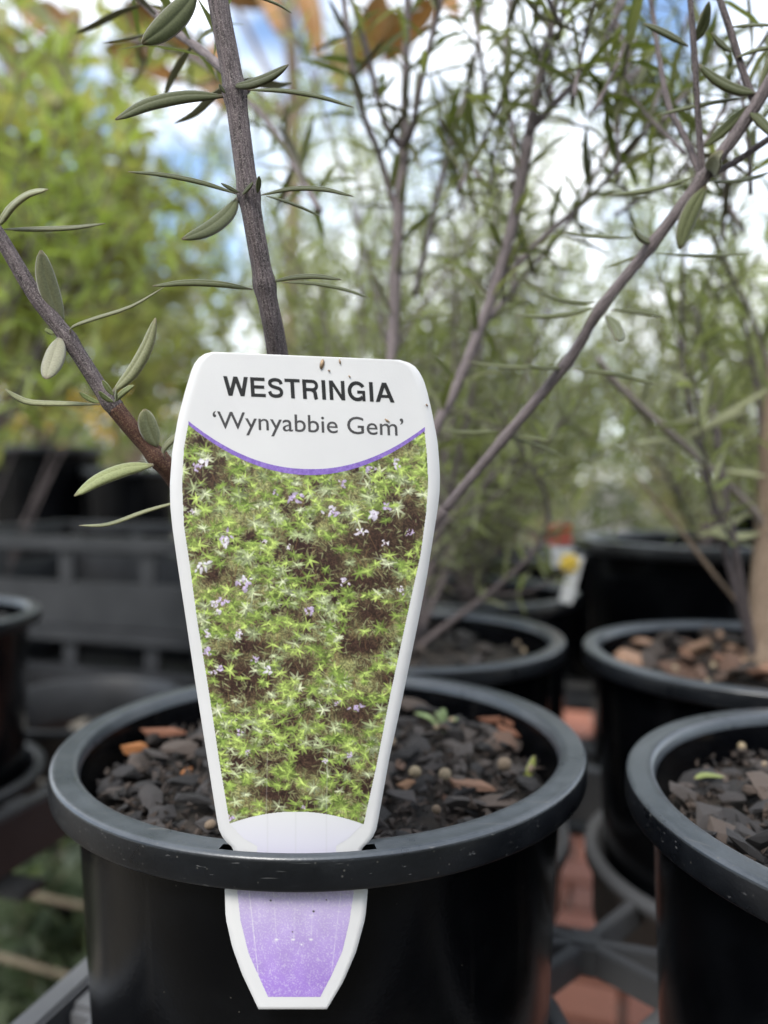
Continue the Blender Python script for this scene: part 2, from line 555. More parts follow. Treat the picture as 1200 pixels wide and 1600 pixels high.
def make_tray(u, v, label, mat, rows=3, rings=None, stars=None):
    """ring tray two pots wide; rings and stars are (u, v) from the tray's middle"""
    k_ = tray_set(mat)
    t = empty('pot_tray', G(u, v, TRAYZ), ROT)
    tag(t, label, 'tray', 'black plastic pot trays on the benches')
    w, d = 2 * PIT + 0.041, rows * PIT + 0.041
    sb = bar_mesh('edge_bar', d, 0.011, 0.035, mat)
    fb = bar_mesh('edge_bar', w - 0.0225, 0.011, 0.035, mat)
    for s_ in (-1, 1):
        o = obj('edge_bar', sb, t, (s_ * (w / 2 - 0.0055), 0, 0)); o.rotation_euler.z = math.pi / 2
        obj('edge_bar', fb, t, (0, s_ * (d / 2 - 0.0055), 0))
    vv = [(j - (rows - 1) / 2) * PIT for j in range(rows)]
    for x, y in rings or [(i * PIT, y) for i in (-0.5, 0.5) for y in vv]:
        obj('ring', k_['ring'], t, (x, y, 0.0012))
    for x, y in stars or [(0, (vv[j] + vv[j + 1]) / 2) for j in range(rows - 1)]:
        obj('star_hub', k_['hub'], t, (x, y, -0.0006))
        for dg in (62, 2, -30, 240, 164, 199):
            a = math.radians(dg)
            o = obj('star_rib', k_['arm'], t, (x + math.cos(a) * (ST_L / 2 + 0.005), y + math.sin(a) * (ST_L / 2 + 0.005), -0.002))
            o.rotation_euler.z = a
    for y in vv:
        for x in (-PIT - 0.004, PIT + 0.004):          # ribs tying the rings to the edge
            obj('link_rib', k_['link'], t, (x, y, -0.0035))
        obj('floor_bar', k_['floor'], t, (0, y, -0.0555))
    for sx in (-1, 1):
        for sy in (-1, 1):
            obj('corner_post', k_['post'], t, (sx * (w / 2 - 0.018), sy * (d / 2 - 0.018), -0.007))
    return t


# the front tray's rings sit where its four pots stand
make_tray(0.0905, 0.0905, 'black ring tray holding the tagged pot and its three neighbours', M_TRAY, 2,
          rings=[(-0.0905, -0.0905), (0.0905, -0.0905), (-0.1065, 0.085), (0.0735, 0.096)], stars=[(-0.008, -0.001)])
make_tray(-0.443, 0.2245, 'black ring tray left of the tagged pot, under a single pot at the left edge', M_TRAYD, 2)
make_tray(-0.443, 1.08, 'empty black ring tray on the bench top behind the left tray', M_TRAYD)
make_tray(-0.42, 1.64, 'farthest black ring tray, beside the large dark pots', M_TRAYD)


BENCHZ = TRAYZ - 0.0608


def make_bench(u0, u1, v0, v1, label, top=False, rails=(), slats=()):
    c = G((u0 + u1) / 2, (v0 + v1) / 2, 0)
    t = empty('display_bench', c, ROT)
    tag(t, label, 'bench', 'benches that carry the pots')
    w, d = u1 - u0, v1 - v0
    z = BENCHZ
    if top:
        obj('bench_top', bar_mesh('bench_top', w, d, 0.012, M_STEEL), t, (0, 0, z)); z -= 0.0125
    rl = bar_mesh('rail', d, 0.03, 0.03, M_STEEL)
    for u in rails or (u0 + 0.05, u1 - 0.05):
        o = obj('rail', rl, t, (u - (u0 + u1) / 2, 0, z)); o.rotation_euler.z = math.pi / 2
    sl = bar_mesh('slat', w - 0.02, 0.03, 0.005, M_STEEL)
    for v in slats:
        obj('slat', sl, t, (0, v - (v0 + v1) / 2, z + 0.0053))
    cb = bar_mesh('cross_beam', w, 0.03, 0.03, M_STEEL)
    lg = bar_mesh('leg', 0.03, 0.03, z - 0.062, M_STEEL)
    for s_ in (-1, 1):
        obj('cross_beam', cb, t, (0, s_ * (d / 2 - 0.02), z - 0.0305))
        for q in (-1, 1):
            obj('leg', lg, t, (q * (w / 2 - 0.02), s_ * (d / 2 - 0.02), z - 0.061))
    return t


make_bench(-0.12, 0.72, -0.16, 0.56, 'open black steel bench under the tagged pot', rails=(0.0, 0.17, 0.36, 0.55), slats=(0.33, 0.39, 0.44, 0.49))
make_bench(-0.74, -0.22, -0.02, 0.72, 'open black steel bench at the left edge under a lone pot', rails=(-0.53, -0.36))
make_bench(-1.7, -0.14, 0.76, 2.0, 'solid-topped dark bench in the blurred background on the left', top=True)
make_bench(-0.13, 0.48, 0.60, 0.86, 'narrow slatted bench under the rear pots', slats=(0.65, 0.70, 0.75, 0.80))

def make_crate(u, v, z, label):
    """open slotted plastic crate"""
    w, d, h = 0.44, 0.27, 0.097
    t = empty('plastic_crate', G(u, v, z), ROT)
    tag(t, label, 'crate', 'stacked black crates left of the tag')
    th = 0.004
    for sgn in (-1, 1):
        obj('lower_panel', bar_mesh('lower_panel', w, th, 0.048, M_TRAYD), t, (0, sgn * (d / 2 - th / 2), 0.048))
        obj('top_rail', bar_mesh('top_rail', w + 0.012, 0.014, 0.015, M_TRAYD), t, (0, sgn * (d / 2), h - 0.0005))
        o = obj('lower_panel', bar_mesh('lower_panel', d - 2.2 * th, th, 0.048, M_TRAYD), t, (sgn * (w / 2 - th / 2), 0, 0.048)); o.rotation_euler.z = math.pi / 2
        o = obj('top_rail', bar_mesh('top_rail', d - 0.0145, 0.014, 0.015, M_TRAYD), t, (sgn * (w / 2), 0, h - 0.0005)); o.rotation_euler.z = math.pi / 2
        for k in range(5):
            obj('post', bar_mesh('post', 0.018, th, 0.0335, M_TRAYD), t, ((k - 2) * (w - 0.03) / 4, sgn * (d / 2 - th / 2), 0.0818))
        for k in range(3):
            o = obj('post', bar_mesh('post', 0.018, th, 0.0335, M_TRAYD), t, (sgn * (w / 2 - th / 2), (k - 1) * (d - 0.05) / 2, 0.0818)); o.rotation_euler.z = math.pi / 2
    obj('base', bar_mesh('base', w - 0.01, d - 0.01, 0.004, M_TRAYD), t, (0, 0, 0.0045))
    return t


make_crate(-0.475, 0.575, BENCHZ + 0.0005, 'lower slotted black crate of the stack left of the tag')
make_crate(-0.480, 0.577, BENCHZ + 0.098, 'upper slotted black crate of the stack left of the tag')

# ------------------------------------------------------------------ pots
def pot_profile():
    r = 0.0859
    z = 0.0                                            # rim top is z = 0 here, bottom at -0.165
    p = [(0.0005, -0.160), (0.068, -0.160), (0.0695, -0.158), (0.0760, -0.020), (0.0772, -0.004),
         (0.0776, -0.0012), (0.0784, -0.0003), (0.0792, 0.0), (0.0806, 0.0), (0.0812, -0.0001), (0.0838, -0.0001), (0.0846, -0.0001), (0.0852, -0.0003), (0.0857, -0.0008), (0.0859, -0.0015),
         (0.0861, -0.0075), (0.0859, -0.0082), (0.0853, -0.0086), (0.0846, -0.0083), (0.0843, -0.0076), (0.0842, -0.0024), (0.0838, -0.0018), (0.0812, -0.0018), (0.0790, -0.0024), (0.0783, -0.006),
         (0.0720, -0.158), (0.0705, -0.163), (0.068, -0.165), (0.0005, -0.165)]
    return p


def pot_mesh(slot=False, n=160):
    prof = pot_profile()
    top_i = 9; under_i = 21
    ang = math.radians(12.4)

    def skip(i, a):
        d = (a + math.pi / 2 + math.pi) % (2 * math.pi) - math.pi
        return slot and abs(d) < ang and i in (top_i, under_i)
    vs, fs = revolve(prof, n, skip)
    m = len(prof)
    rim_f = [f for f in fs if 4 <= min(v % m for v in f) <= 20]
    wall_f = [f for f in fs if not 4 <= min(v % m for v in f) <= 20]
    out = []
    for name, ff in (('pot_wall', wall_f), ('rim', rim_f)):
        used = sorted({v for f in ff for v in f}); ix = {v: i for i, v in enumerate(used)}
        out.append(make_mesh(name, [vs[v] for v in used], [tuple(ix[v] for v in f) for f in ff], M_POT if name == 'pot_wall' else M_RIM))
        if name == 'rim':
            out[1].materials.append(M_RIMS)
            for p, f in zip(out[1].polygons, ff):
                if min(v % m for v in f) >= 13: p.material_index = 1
    return out


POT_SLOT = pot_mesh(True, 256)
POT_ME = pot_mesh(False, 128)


def chip_mesh(seed, flat):
    r = random.Random(seed)
    bm = bmesh.new()
    for _ in range(17):
        v = Vector((r.gauss(0, 1), r.gauss(0, 1), r.gauss(0, 1))).normalized() * r.uniform(0.8, 1.0)
        bm.verts.new((v.x * 0.5, v.y * r.uniform(0.24, 0.36), v.z * flat))
    bmesh.ops.convex_hull(bm, input=bm.verts[:])
    loose = [v for v in bm.verts if not v.link_faces]
    bmesh.ops.delete(bm, geom=loose, context='VERTS')
    me = bpy.data.meshes.new('bark_chip'); bm.to_mesh(me); bm.free()
    return me


def pebble_mesh(seed):
    r = random.Random(seed)
    bm = bmesh.new()
    bmesh.ops.create_icosphere(bm, subdivisions=2, radius=0.5)
    k = [r.uniform(0.75, 1.1) for _ in range(3)]
    for v in bm.verts:
        v.co = Vector((v.co.x * k[0], v.co.y * k[1], v.co.z * k[2] * 0.8)) * (1 + 0.08 * math.sin(7 * v.co.x + seed) * math.cos(5 * v.co.y))
    me = bpy.data.meshes.new('pebble'); bm.to_mesh(me); bm.free()
    me.materials.append(M_PEB)
    me.polygons.foreach_set('use_smooth', [True] * len(me.polygons))
    return me


CHIPS = [chip_mesh(i, rng.uniform(0.1, 0.22)) for i in range(10)]
CHIPS_T = []
for c in CHIPS:
    c2 = c.copy(); c2.materials.append(M_CHIPO); CHIPS_T.append(c2)
    c.materials.append(M_CHIP)
PEBS = [pebble_mesh(i) for i in range(4)]


def soil(center, rimz, label, n_chip, n_peb, tan=False, scale=1.0, drop=0.017, big=(0.007, 0.021), front=None):
    r0 = 0.0762 * scale
    vs, fs = [(0, 0, 0.006)], []
    nr, na = 12, 48
    sr = random.Random(hash(label) % 1000 if False else len(label) * 31)
    for i in range(1, nr + 1):
        for k in range(na):
            a = 2 * math.pi * k / na
            r = r0 * i / nr
            z = 0.006 * (1 - (i / nr) ** 2) + (sr.uniform(-0.002, 0.002) if i < nr else -0.002)
            vs.append((r * math.cos(a), r * math.sin(a), z))
    for k in range(na):
        fs.append((0, 1 + k, 1 + (k + 1) % na))
        for i in range(nr - 1):
            b = 1 + i * na
            fs.append((b + k, b + na + k, b + na + (k + 1) % na, b + (k + 1) % na))
    # closed mass: skirt and underside
    b = 1 + (nr - 1) * na
    base = len(vs)
    rb = r0 - 0.005 * scale
    for k in range(na):
        a = 2 * math.pi * k / na
        vs.append((rb * math.cos(a), rb * math.sin(a), -0.11 * scale))
    for k in range(na):
        fs.append((b + k, base + k, base + (k + 1) % na, b + (k + 1) % na))
    fs.append(tuple(base + k for k in reversed(range(na))))
    loc = (center[0], center[1], rimz - drop * scale)
    o = obj('potting_mix', make_mesh('potting_mix', vs, fs, M_SOIL), None, loc)
    tag(o, label, 'potting mix')
    pool = CHIPS_T if tan else CHIPS
    for i in range(n_chip):
        rr = r0 * 0.94 * math.sqrt(sr.random()); a = sr.uniform(0, 2 * math.pi)
        s = sr.uniform(*big) * (0.7 if sr.random() < 0.4 else 1.0) * scale
        rr = min(rr, r0 - s * 0.5)
        z = 0.006 * (1 - (rr / r0) ** 2) + s * 0.12 + sr.uniform(0.001, 0.006)
        c = obj('bark_chip', pool[i % len(pool)], o, (rr * math.cos(a), rr * math.sin(a), z))
        c.scale = (s, s * sr.uniform(0.8, 1.3), s * sr.uniform(0.7, 1.2))
        c.rotation_euler = (sr.gauss(0, 0.35), sr.gauss(0, 0.35), sr.uniform(0, 6.28))
    if n_chip > 200:
        cr_ = np.random.default_rng(n_chip)
        nn_ = 1800
        ra = r0 * 0.96 * np.sqrt(cr_.random(nn_)); aa_ = cr_.uniform(0, 6.283, nn_)
        ps = np.stack([ra * np.cos(aa_), ra * np.sin(aa_), 0.006 * (1 - (ra / r0) ** 2) + cr_.uniform(0.0, 0.007, nn_)], -1)
        sz = cr_.uniform(0.0008, 0.0032, nn_)
        cm = MB()
        for q_, z_ in zip(ps, sz):
            rot = Matrix.Rotation(cr_.uniform(0, 6), 3, (cr_.normal(), cr_.normal(), cr_.normal() + .01))
            k_ = cr_.uniform(0.25, 1.0, 2)
            vv = [rot @ Vector(p_) for p_ in ((z_, 0, 0), (-z_ * .8, z_ * k_[0] * .7, 0), (-z_ * .6, -z_ * k_[0] * .6, .1 * z_), (0.1 * z_, 0, z_ * k_[1] * .6), (0, .1 * z_, -z_ * .4))]
            cm.add([Vector(q_) + v_ for v_ in vv], [(0, 1, 3), (1, 2, 3), (2, 0, 3), (1, 0, 4), (2, 1, 4), (0, 2, 4)])
        co_ = cm.build('bark_crumb', M_CRUMB, o, False)
        co_["kind"] = 'stuff'
    for i in range(n_peb):
        rr = r0 * 0.93 * math.sqrt(sr.random()); a = sr.uniform(0, 2 * math.pi)
        s = sr.uniform(0.0022, 0.0046) * scale
        c = obj('pebble', PEBS[i % 4], o, (rr * math.cos(a), rr * math.sin(a), 0.006 * (1 - (rr / r0) ** 2) + 0.0075 + s * 0.2))
        c.scale = (s, s, s); c.rotation_euler = (sr.uniform(0, 6), sr.uniform(0, 6), 0)
    return o


def make_pot(center, label, slot=False, scale=1.0, zscale=None, rimz=RIMZ, mesh=None):
    zs = zscale or scale
    bot = rimz - 0.165 * zs
    t = empty('plant_pot', (center[0], center[1], bot))
    tag(t, label, 'pot', 'black plastic nursery pots')
    rot = 0.0 if slot else rng.uniform(0, 6)
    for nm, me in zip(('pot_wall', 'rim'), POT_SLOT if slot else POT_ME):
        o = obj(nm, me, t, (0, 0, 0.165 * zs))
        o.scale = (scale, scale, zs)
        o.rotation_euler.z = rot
    return t


main_pot = make_pot(MAIN, 'black round pot in front with the white plant tag through its rim', slot=True, scale=1.012, zscale=1.0)
main_soil = soil(MAIN, RIMZ, 'dark bark potting mix in the pot behind the tag', 285, 24)
PR = G(0.181, 0.0) + Vector((0.0035, 0, 0))
make_pot(PR, 'black pot cut off by the right edge, nearest on the right')
soil(PR, RIMZ, 'bark potting mix in the pot cut off at the lower right', 270, 20)
PM2 = G(0.0, 0.181)
PM2 = Vector((0.015, 0.432, 0))
make_pot(PM2, 'black pot directly behind the tagged pot, half hidden by the tag')
soil(PM2, RIMZ, 'shaded potting mix in the pot directly behind the tag', 60, 8)
PR2 = Vector((0.190, 0.388, 0))
make_pot(PR2, 'black pot on the right with tan bark and a woody trunk')
soil(PR2, RIMZ, 'potting mix with large tan bark chips around the woody trunk', 90, 6, tan=True, big=(0.012, 0.03))
PL = Vector((-0.316, 0.494, 0))
make_pot(PL, 'black pot with only its grey rim showing at the left edge')
soil(PL, RIMZ, 'potting mix in the pot at the left edge', 40, 2)
PM3 = Vector((0.068, 0.610, 0))
make_pot(PM3, 'black pot in the third row, between the tag and the taller pot')
soil(PM3, RIMZ, 'potting mix in the middle pot of the third row', 30, 2)
PT = Vector((0.266, 0.640, 0))
make_pot(PT, 'taller black pot behind the pot with the woody trunk', scale=1.18, zscale=1.24, rimz=CAMZ - 0.048)
soil(PT, CAMZ - 0.048, 'potting mix in the taller pot behind the trunk', 30, 2, scale=1.18)
PT2 = Vector((0.47, 0.86, 0))
make_pot(PT2, 'tall black pot at the right edge beyond the woody trunk', scale=1.18, zscale=1.36, rimz=CAMZ - 0.028)
soil(PT2, CAMZ - 0.028, 'potting mix in the tall pot at the right edge', 20, 0, scale=1.18)
PE = Vector((0.298, 1.0, 0))
make_pot(PE, 'black pot far back, in the gap between the yellow flower tag and the taller pot')
soil(PE, RIMZ, 'potting mix in the far back pot behind the yellow flower tag', 10, 0)
PM4 = Vector((0.13, 0.93, 0))
make_pot(PM4, 'black pot far back behind the third row, shaded by foliage')
soil(PM4, RIMZ, 'potting mix in the far back pot behind the third row', 20, 0)
BIG = []
for (px, d, sc, lab) in ((70, 2.0, 1.75, 'large dark pot at the far left of the background bench'), (205, 1.9, 1.35, 'large dark pot behind the thin left stem, beside the tag')):
    p = P(px, 751, d)
    zs = 1.75 if sc > 1.5 else 1.5
    rz = TRAYZ - 0.056 + 0.165 * zs if False else None
    BIG.append((p, sc, lab))
bz = BENCHZ
for (p, sc, lab), zs in zip(BIG, (2.05, 1.7)):
    rz = bz + 0.165 * zs + 0.002
    make_pot(p, lab, scale=sc, zscale=zs, rimz=rz)
    soil(p, rz, 'dark soil in the ' + lab.replace('large dark pot', 'large pot'), 12, 0, scale=sc)

# ------------------------------------------------------------------ the plant tag
def inter(xs, ys, v): return float(np.interp(v, xs, ys))


def tag_depth(px, py):
    """distance of the tag's surface: bent round the rim below, flatter above, leaning a little to the camera"""
    # bend radius grows with height above the slot
    t = min(max((1330 - py) / 780.0, 0.0), 1.0)
    base = 0.1768 - 0.006 * t
    x = (px - (462 + 14 * t)) / F * base
    k = (1.0 / 0.083) * (1 - 0.75 * min(t * 1.6, 1.0))
    d = base + 0.5 * k * x * x
    if py > 1388: d -= 0.0004 * (py - 1388) / 190.0
    return d


def T(px, py, lift=0.0):
    return P(px, py, tag_depth(px, py) - lift)


left = [(332, 550), (320, 553), (311, 559), (304, 568), (299, 579), (289, 612), (278, 654), (269, 706), (265.5, 755), (266, 790), (269, 822), (278, 886), (290, 965), (306, 1072), (325, 1192), (339, 1281), (342, 1296), (347, 1307), (354, 1316), (362, 1323), (366, 1332), (358, 1360), (351, 1388), (352.5, 1434), (362.6, 1479), (378, 1522), (404, 1577)]
right = [(625, 562.5), (638, 566), (648, 572), (656, 582), (662.5, 595), (674, 639), (684, 691), (687.5, 740), (687, 770), (684, 795), (667, 902), (655, 965), (625, 1110), (609, 1182), (591, 1281), (588, 1296), (583, 1307), (576, 1316), (568, 1323), (563, 1332), (570, 1360), (575, 1388), (571, 1434), (557, 1486), (537, 1533), (511, 1577)]
def curve_y(pts, ys):
    a = sorted(pts, key=lambda p: p[1])
    return np.interp(ys, [p[1] for p in a], [p[0] for p in a])


# front and back surfaces as a lattice of rows, so that the bend is smooth
rows = sorted(set([550, 551.5, 553, 556, 559, 563, 568, 573, 579, 587, 595, 603] + list(range(612, 1578, 12)) + [1281, 1290, 1301, 1307, 1311, 1316, 1319, 1323, 1327, 1577]))
NC = 25
right_n = [(x, (y - 123.4) / 0.798 if y < 612 else y) for x, y in right]      # undo the slope of the top edge
lx = curve_y(left, rows); rx = curve_y(right_n, rows)
top_l, top_r = 332, 625
tv, tf = [], []
for i, y in enumerate(rows):
    for k in range(NC):
        f = k / (NC - 1)
        x = lx[i] + (rx[i] - lx[i]) * f
        # top edge slopes down to the right
        yy = y
        if y < 612:
            s = (612 - y) / 62.0
            yy = y + s * 12.5 * max(0.0, min(1.0, (x - 332) / 293.0))
        tv.append((x, yy))
nrow = len(rows)
front = [T(x, y) for x, y in tv]
back = [T(x, y, -0.00045) for x, y in tv]
vs = front + back
nf = len(front)
fs = []
for i in range(nrow - 1):
    for k in range(NC - 1):
        a = i * NC + k
        fs.append((a, a + NC, a + NC + 1, a + 1))
        fs.append((nf + a, nf + a + 1, nf + a + NC + 1, nf + a + NC))
edge = [k for k in range(NC)] + [i * NC + NC - 1 for i in range(1, nrow)] + [(nrow - 1) * NC + k for k in range(NC - 2, -1, -1)] + [i * NC for i in range(nrow - 2, 0, -1)]
for a, b in zip(edge, edge[1:] + edge[:1]):
    fs.append((a, b, nf + b, nf + a))
TAG_C = T(463, 1577)
the_tag = empty('plant_tag', TAG_C)
tag(the_tag, 'white plastic plant tag reading WESTRINGIA, pushed through the rim of the front pot', 'plant tag')
def tagpart(name, verts, faces, mat, cols=None, smooth=True):
    v = [Vector(p) - TAG_C for p in verts]
    return obj(name, make_mesh(name, v, faces, mat, smooth, cols), the_tag)
body = tagpart('tag_body', vs, fs, M_WHITE)
em = body.data
em.polygons.foreach_set('use_smooth', [len(p.vertices) == 4 and i < 2 * (nrow - 1) * (NC - 1) for i, p in enumerate(em.polygons)])

# --- the printed photograph: painted dot by dot into a fine grid
X0, X1, Y0, Y1 = 280, 674, 654, 1292
SS = 1.25                                                  # grid cells per photograph pixel
W, H = int((X1 - X0) * SS), int((Y1 - Y0) * SS)
img = np.zeros((H, W, 3))


def vnoise(h, w, cell, seed):
    r = np.random.default_rng(seed)
    gh, gw = int(h / cell) + 3, int(w / cell) + 3
    g = r.random((gh, gw))
    y = np.arange(h) / cell; x = np.arange(w) / cell
    yi, xi = y.astype(int), x.astype(int)
    fy, fx = (y - yi)[:, None], (x - xi)[None, :]
    fy = fy * fy * (3 - 2 * fy); fx = fx * fx * (3 - 2 * fx)
    a, b = g[yi][:, xi], g[yi][:, xi + 1]
    c, d = g[yi + 1][:, xi], g[yi + 1][:, xi + 1]
    return (a * (1 - fx) + b * fx) * (1 - fy) + (c * (1 - fx) + d * fx) * fy


nz = 0.5 * vnoise(H, W, 40, 1) + 0.3 * vnoise(H, W, 14, 2) + 0.2 * vnoise(H, W, 4, 3)
fine = vnoise(H, W, 2.2, 4)
dark = np.array([52, 36, 33.0]); olive = np.array([132, 132, 88.0])
img[:] = dark + (olive - dark) * np.clip((nz - 0.31) * 2.6, 0, 1)[..., None]
img *= (0.65 + 0.7 * fine)[..., None]
# bare dark patches of the printed photograph (px, py, rx, ry)
patches = [(318, 742, 40, 40), (590, 845, 60, 40), (500, 880, 60, 35), (375, 1060, 45, 50), (395, 1010, 50, 16), (555, 1120, 40, 26), (465, 1045, 30, 22), (580, 960, 40, 30), (640, 820, 25, 60), (480, 1190, 40, 22), (560, 1010, 40, 20), (430, 1240, 45, 14), (610, 1060, 30, 16), (330, 900, 22, 16), (560, 910, 70, 14)]
yy, xx = np.mgrid[0:H, 0:W]
pxm, pym = X0 + xx / SS, Y0 + yy / SS
bare = np.zeros((H, W))
for (a, b, c, d) in patches:
    bare = np.maximum(bare, np.clip(1.35 - np.hypot((pxm - a) / c, (pym - b) / d), 0, 1))
bare *= 0.6 + 0.4 * (nz > 0.42)
img = img * (1 - 0.85 * bare[..., None]) + dark * 0.85 * bare[..., None] * (0.6 + 0.8 * fine[..., None])
pr = random.Random(5)


def stroke(x, y, a, l, w, col, alpha=1.0):
    """one narrow pointed leaf in photograph pixels"""
    x, y, l, w = (x - X0) * SS, (y - Y0) * SS, l * SS, w * SS
    dx, dy = math.cos(a), math.sin(a)
    x1, y1 = x + dx * l, y + dy * l
    i0, i1 = max(0, int(min(x, x1) - w - 1)), min(W, int(max(x, x1) + w + 2))
    j0, j1 = max(0, int(min(y, y1) - w - 1)), min(H, int(max(y, y1) + w + 2))
    if i1 <= i0 or j1 <= j0: return
    jj, ii = np.mgrid[j0:j1, i0:i1]
    u = ((ii - x) * dx + (jj - y) * dy) / l
    v = np.abs(-(ii - x) * dy + (jj - y) * dx)
    prof = w * 0.5 * np.sqrt(np.clip(4 * u * (1 - u), 0, 1)) * (1.2 - 0.5 * u)
    m = np.clip(prof - v + 0.5, 0, 1) * (u > 0) * (u < 1) * alpha
    m = m[..., None]
    sh = 1 - 0.25 * np.clip(u, 0, 1)[..., None]
    img[j0:j1, i0:i1] = img[j0:j1, i0:i1] * (1 - m) + np.asarray(col) * sh * m


def bare_at(x, y):
    j, i = int((y - Y0) * SS), int((x - X0) * SS)
    return bare[min(max(j, 0), H - 1), min(max(i, 0), W - 1)]


def lerp(a, b, t): return [p + (q - p) * t for p, q in zip(a, b)]


# background twigs and muted leaves
for i in range(7000):
    x, y = pr.uniform(X0, X1), pr.uniform(Y0, Y1)
    k = pr.random()
    if pr.random() < bare_at(x, y) * 0.8: continue
    c = lerp((108, 110, 72), (176, 186, 136), k)
    stroke(x, y, pr.uniform(0, 6.28), pr.uniform(6, 14), pr.uniform(1.2, 2.4), c, 0.75)
for i in range(260):
    x, y = pr.uniform(X0, X1), pr.uniform(Y0, Y1)
    stroke(x, y, pr.uniform(-2.4, -0.7), pr.uniform(15, 40), 1.3, lerp((120, 84, 60), (150, 130, 90), pr.random()), 0.6)
# whorled shoots, back to front
shoots = []
for i in range(1650):
    x, y = pr.uniform(X0 - 5, X1 + 5), pr.uniform(Y0, Y1 + 5)
    if pr.random() < bare_at(x, y) * 1.25: continue
    shoots.append((y + pr.uniform(-60, 60), x, y))
shoots.sort()
for n_, x, y in shoots:
    g = pr.random()
    hue = lerp((132, 156, 76), (198, 218, 122), g) if pr.random() < 0.66 else lerp((160, 174, 122), (222, 228, 190), g)
    nl = pr.randint(6, 10)
    L = pr.uniform(9, 18)
    a0 = pr.uniform(0, 6.28)
    sq = pr.uniform(0.45, 1.0); tilt = pr.uniform(-0.5, 0.5)
    for k in range(nl):
        a = a0 + k * 6.283 / nl + pr.uniform(-0.25, 0.25)
        ll = L * (0.75 + 0.4 * pr.random())
        dx, dy = math.cos(a), math.sin(a) * sq
        aa = math.atan2(dy, dx) + tilt
        t = pr.uniform(0.6, 1.1)
        stroke(x, y, aa, ll * math.hypot(dx, dy), pr.uniform(2.3, 3.8), [c * t for c in hue], 0.93)
    stroke(x - 1.5, y, 0, 3.5, 3.2, [min(255, c * 1.12) for c in hue], 0.8)
# flowers
fl = [(462, 780, 11), (515, 797, 9), (522, 803, 7), (585, 803, 12), (604, 795, 8), (563, 832, 8), (355, 835, 10), (352, 848, 8), (316, 886, 10), (537, 907, 8), (380, 910, 10), (384, 903, 7), (338, 945, 10), (348, 940, 8), (628, 922, 7), (485, 955, 8), (323, 990, 7), (372, 988, 6), (325, 1018, 8), (345, 1044, 7), (335, 1050, 6), (400, 1032, 6), (423, 1047, 8), (557, 1104, 9), (527, 1099, 4), (374, 1143, 5), (387, 1175, 4), (318, 727, 10), (307, 730, 7), (620, 722, 9), (578, 735, 7), (535, 753, 7), (602, 850, 6), (640, 832, 5), (452, 855, 5), (430, 770, 5), (362, 1278, 7), (475, 1261, 4), (508, 1190, 5), (546, 1180, 5), (414, 845, 4), (300, 800, 4)]
for (x, y, s) in fl:
    s *= 1.08
    base = lerp((226, 214, 236), (250, 244, 252), pr.random())
    if pr.random() < 0.3: base = (206, 188, 222)
    for k in range(pr.randint(7, 11)):
        sh_ = pr.uniform(0.84, 1.04)
        ox, oy = pr.gauss(0, s * 0.42), pr.gauss(0, s * 0.36)
        a = pr.uniform(0, 6.28)
        stroke(x + ox, y + oy, a, s * pr.uniform(0.5, 0.9), s * pr.uniform(0.32, 0.5), [c * sh_ for c in base], 0.95)
    stroke(x - 1, y, 0, 2.4, 2, (150, 110, 150), 0.8)
# print screen and wear
soft = img.copy()
soft[1:-1, 1:-1] = (img[1:-1, 1:-1] * 4 + img[:-2, 1:-1] + img[2:, 1:-1] + img[1:-1, :-2] + img[1:-1, 2:]) / 8
img = soft
img *= (0.93 + 0.14 * ((xx + yy) % 2))[..., None] * (0.92 + 0.16 * vnoise(H, W, 1.3, 9))[..., None]
img = (img - 70) * 1.2 + 80
for cx, y_0, y_1 in ((418, 1170, 1275), (512, 1170, 1280)):
    m = np.exp(-((pxm - cx + (pym - y_0) * 0.02) / 0.8) ** 2) * (pym > y_0) * 0.35
    img = img * (1 - m[..., None]) + 225 * m[..., None]
img = np.clip(img, 0, 255)

ph_left = [(295, 659), (287.5, 699), (284.5, 755), (287.5, 822), (297, 886), (308, 968), (327, 1084), (342, 1185), (359, 1287)]
ph_right = [(663.5, 675), (667, 710), (669, 755), (666, 800), (657, 867), (635.5, 965), (610, 1084), (589, 1192), (568, 1289)]
def band_low(x):   # lower edge of the purple band
    t = (x - 479) / 185.0
    return 742.5 + 4.5 * (x - 490) / 174 - (74 * t * t) + 0.0
def band_high(x):
    return band_low(x) - (9.5 - 3.5 * abs((x - 479) / 185.0))
def foot(x):       # upper edge of the white foot under the photograph
    t = (x - 462) / 104.0
    return 1268 + 19 * t * t


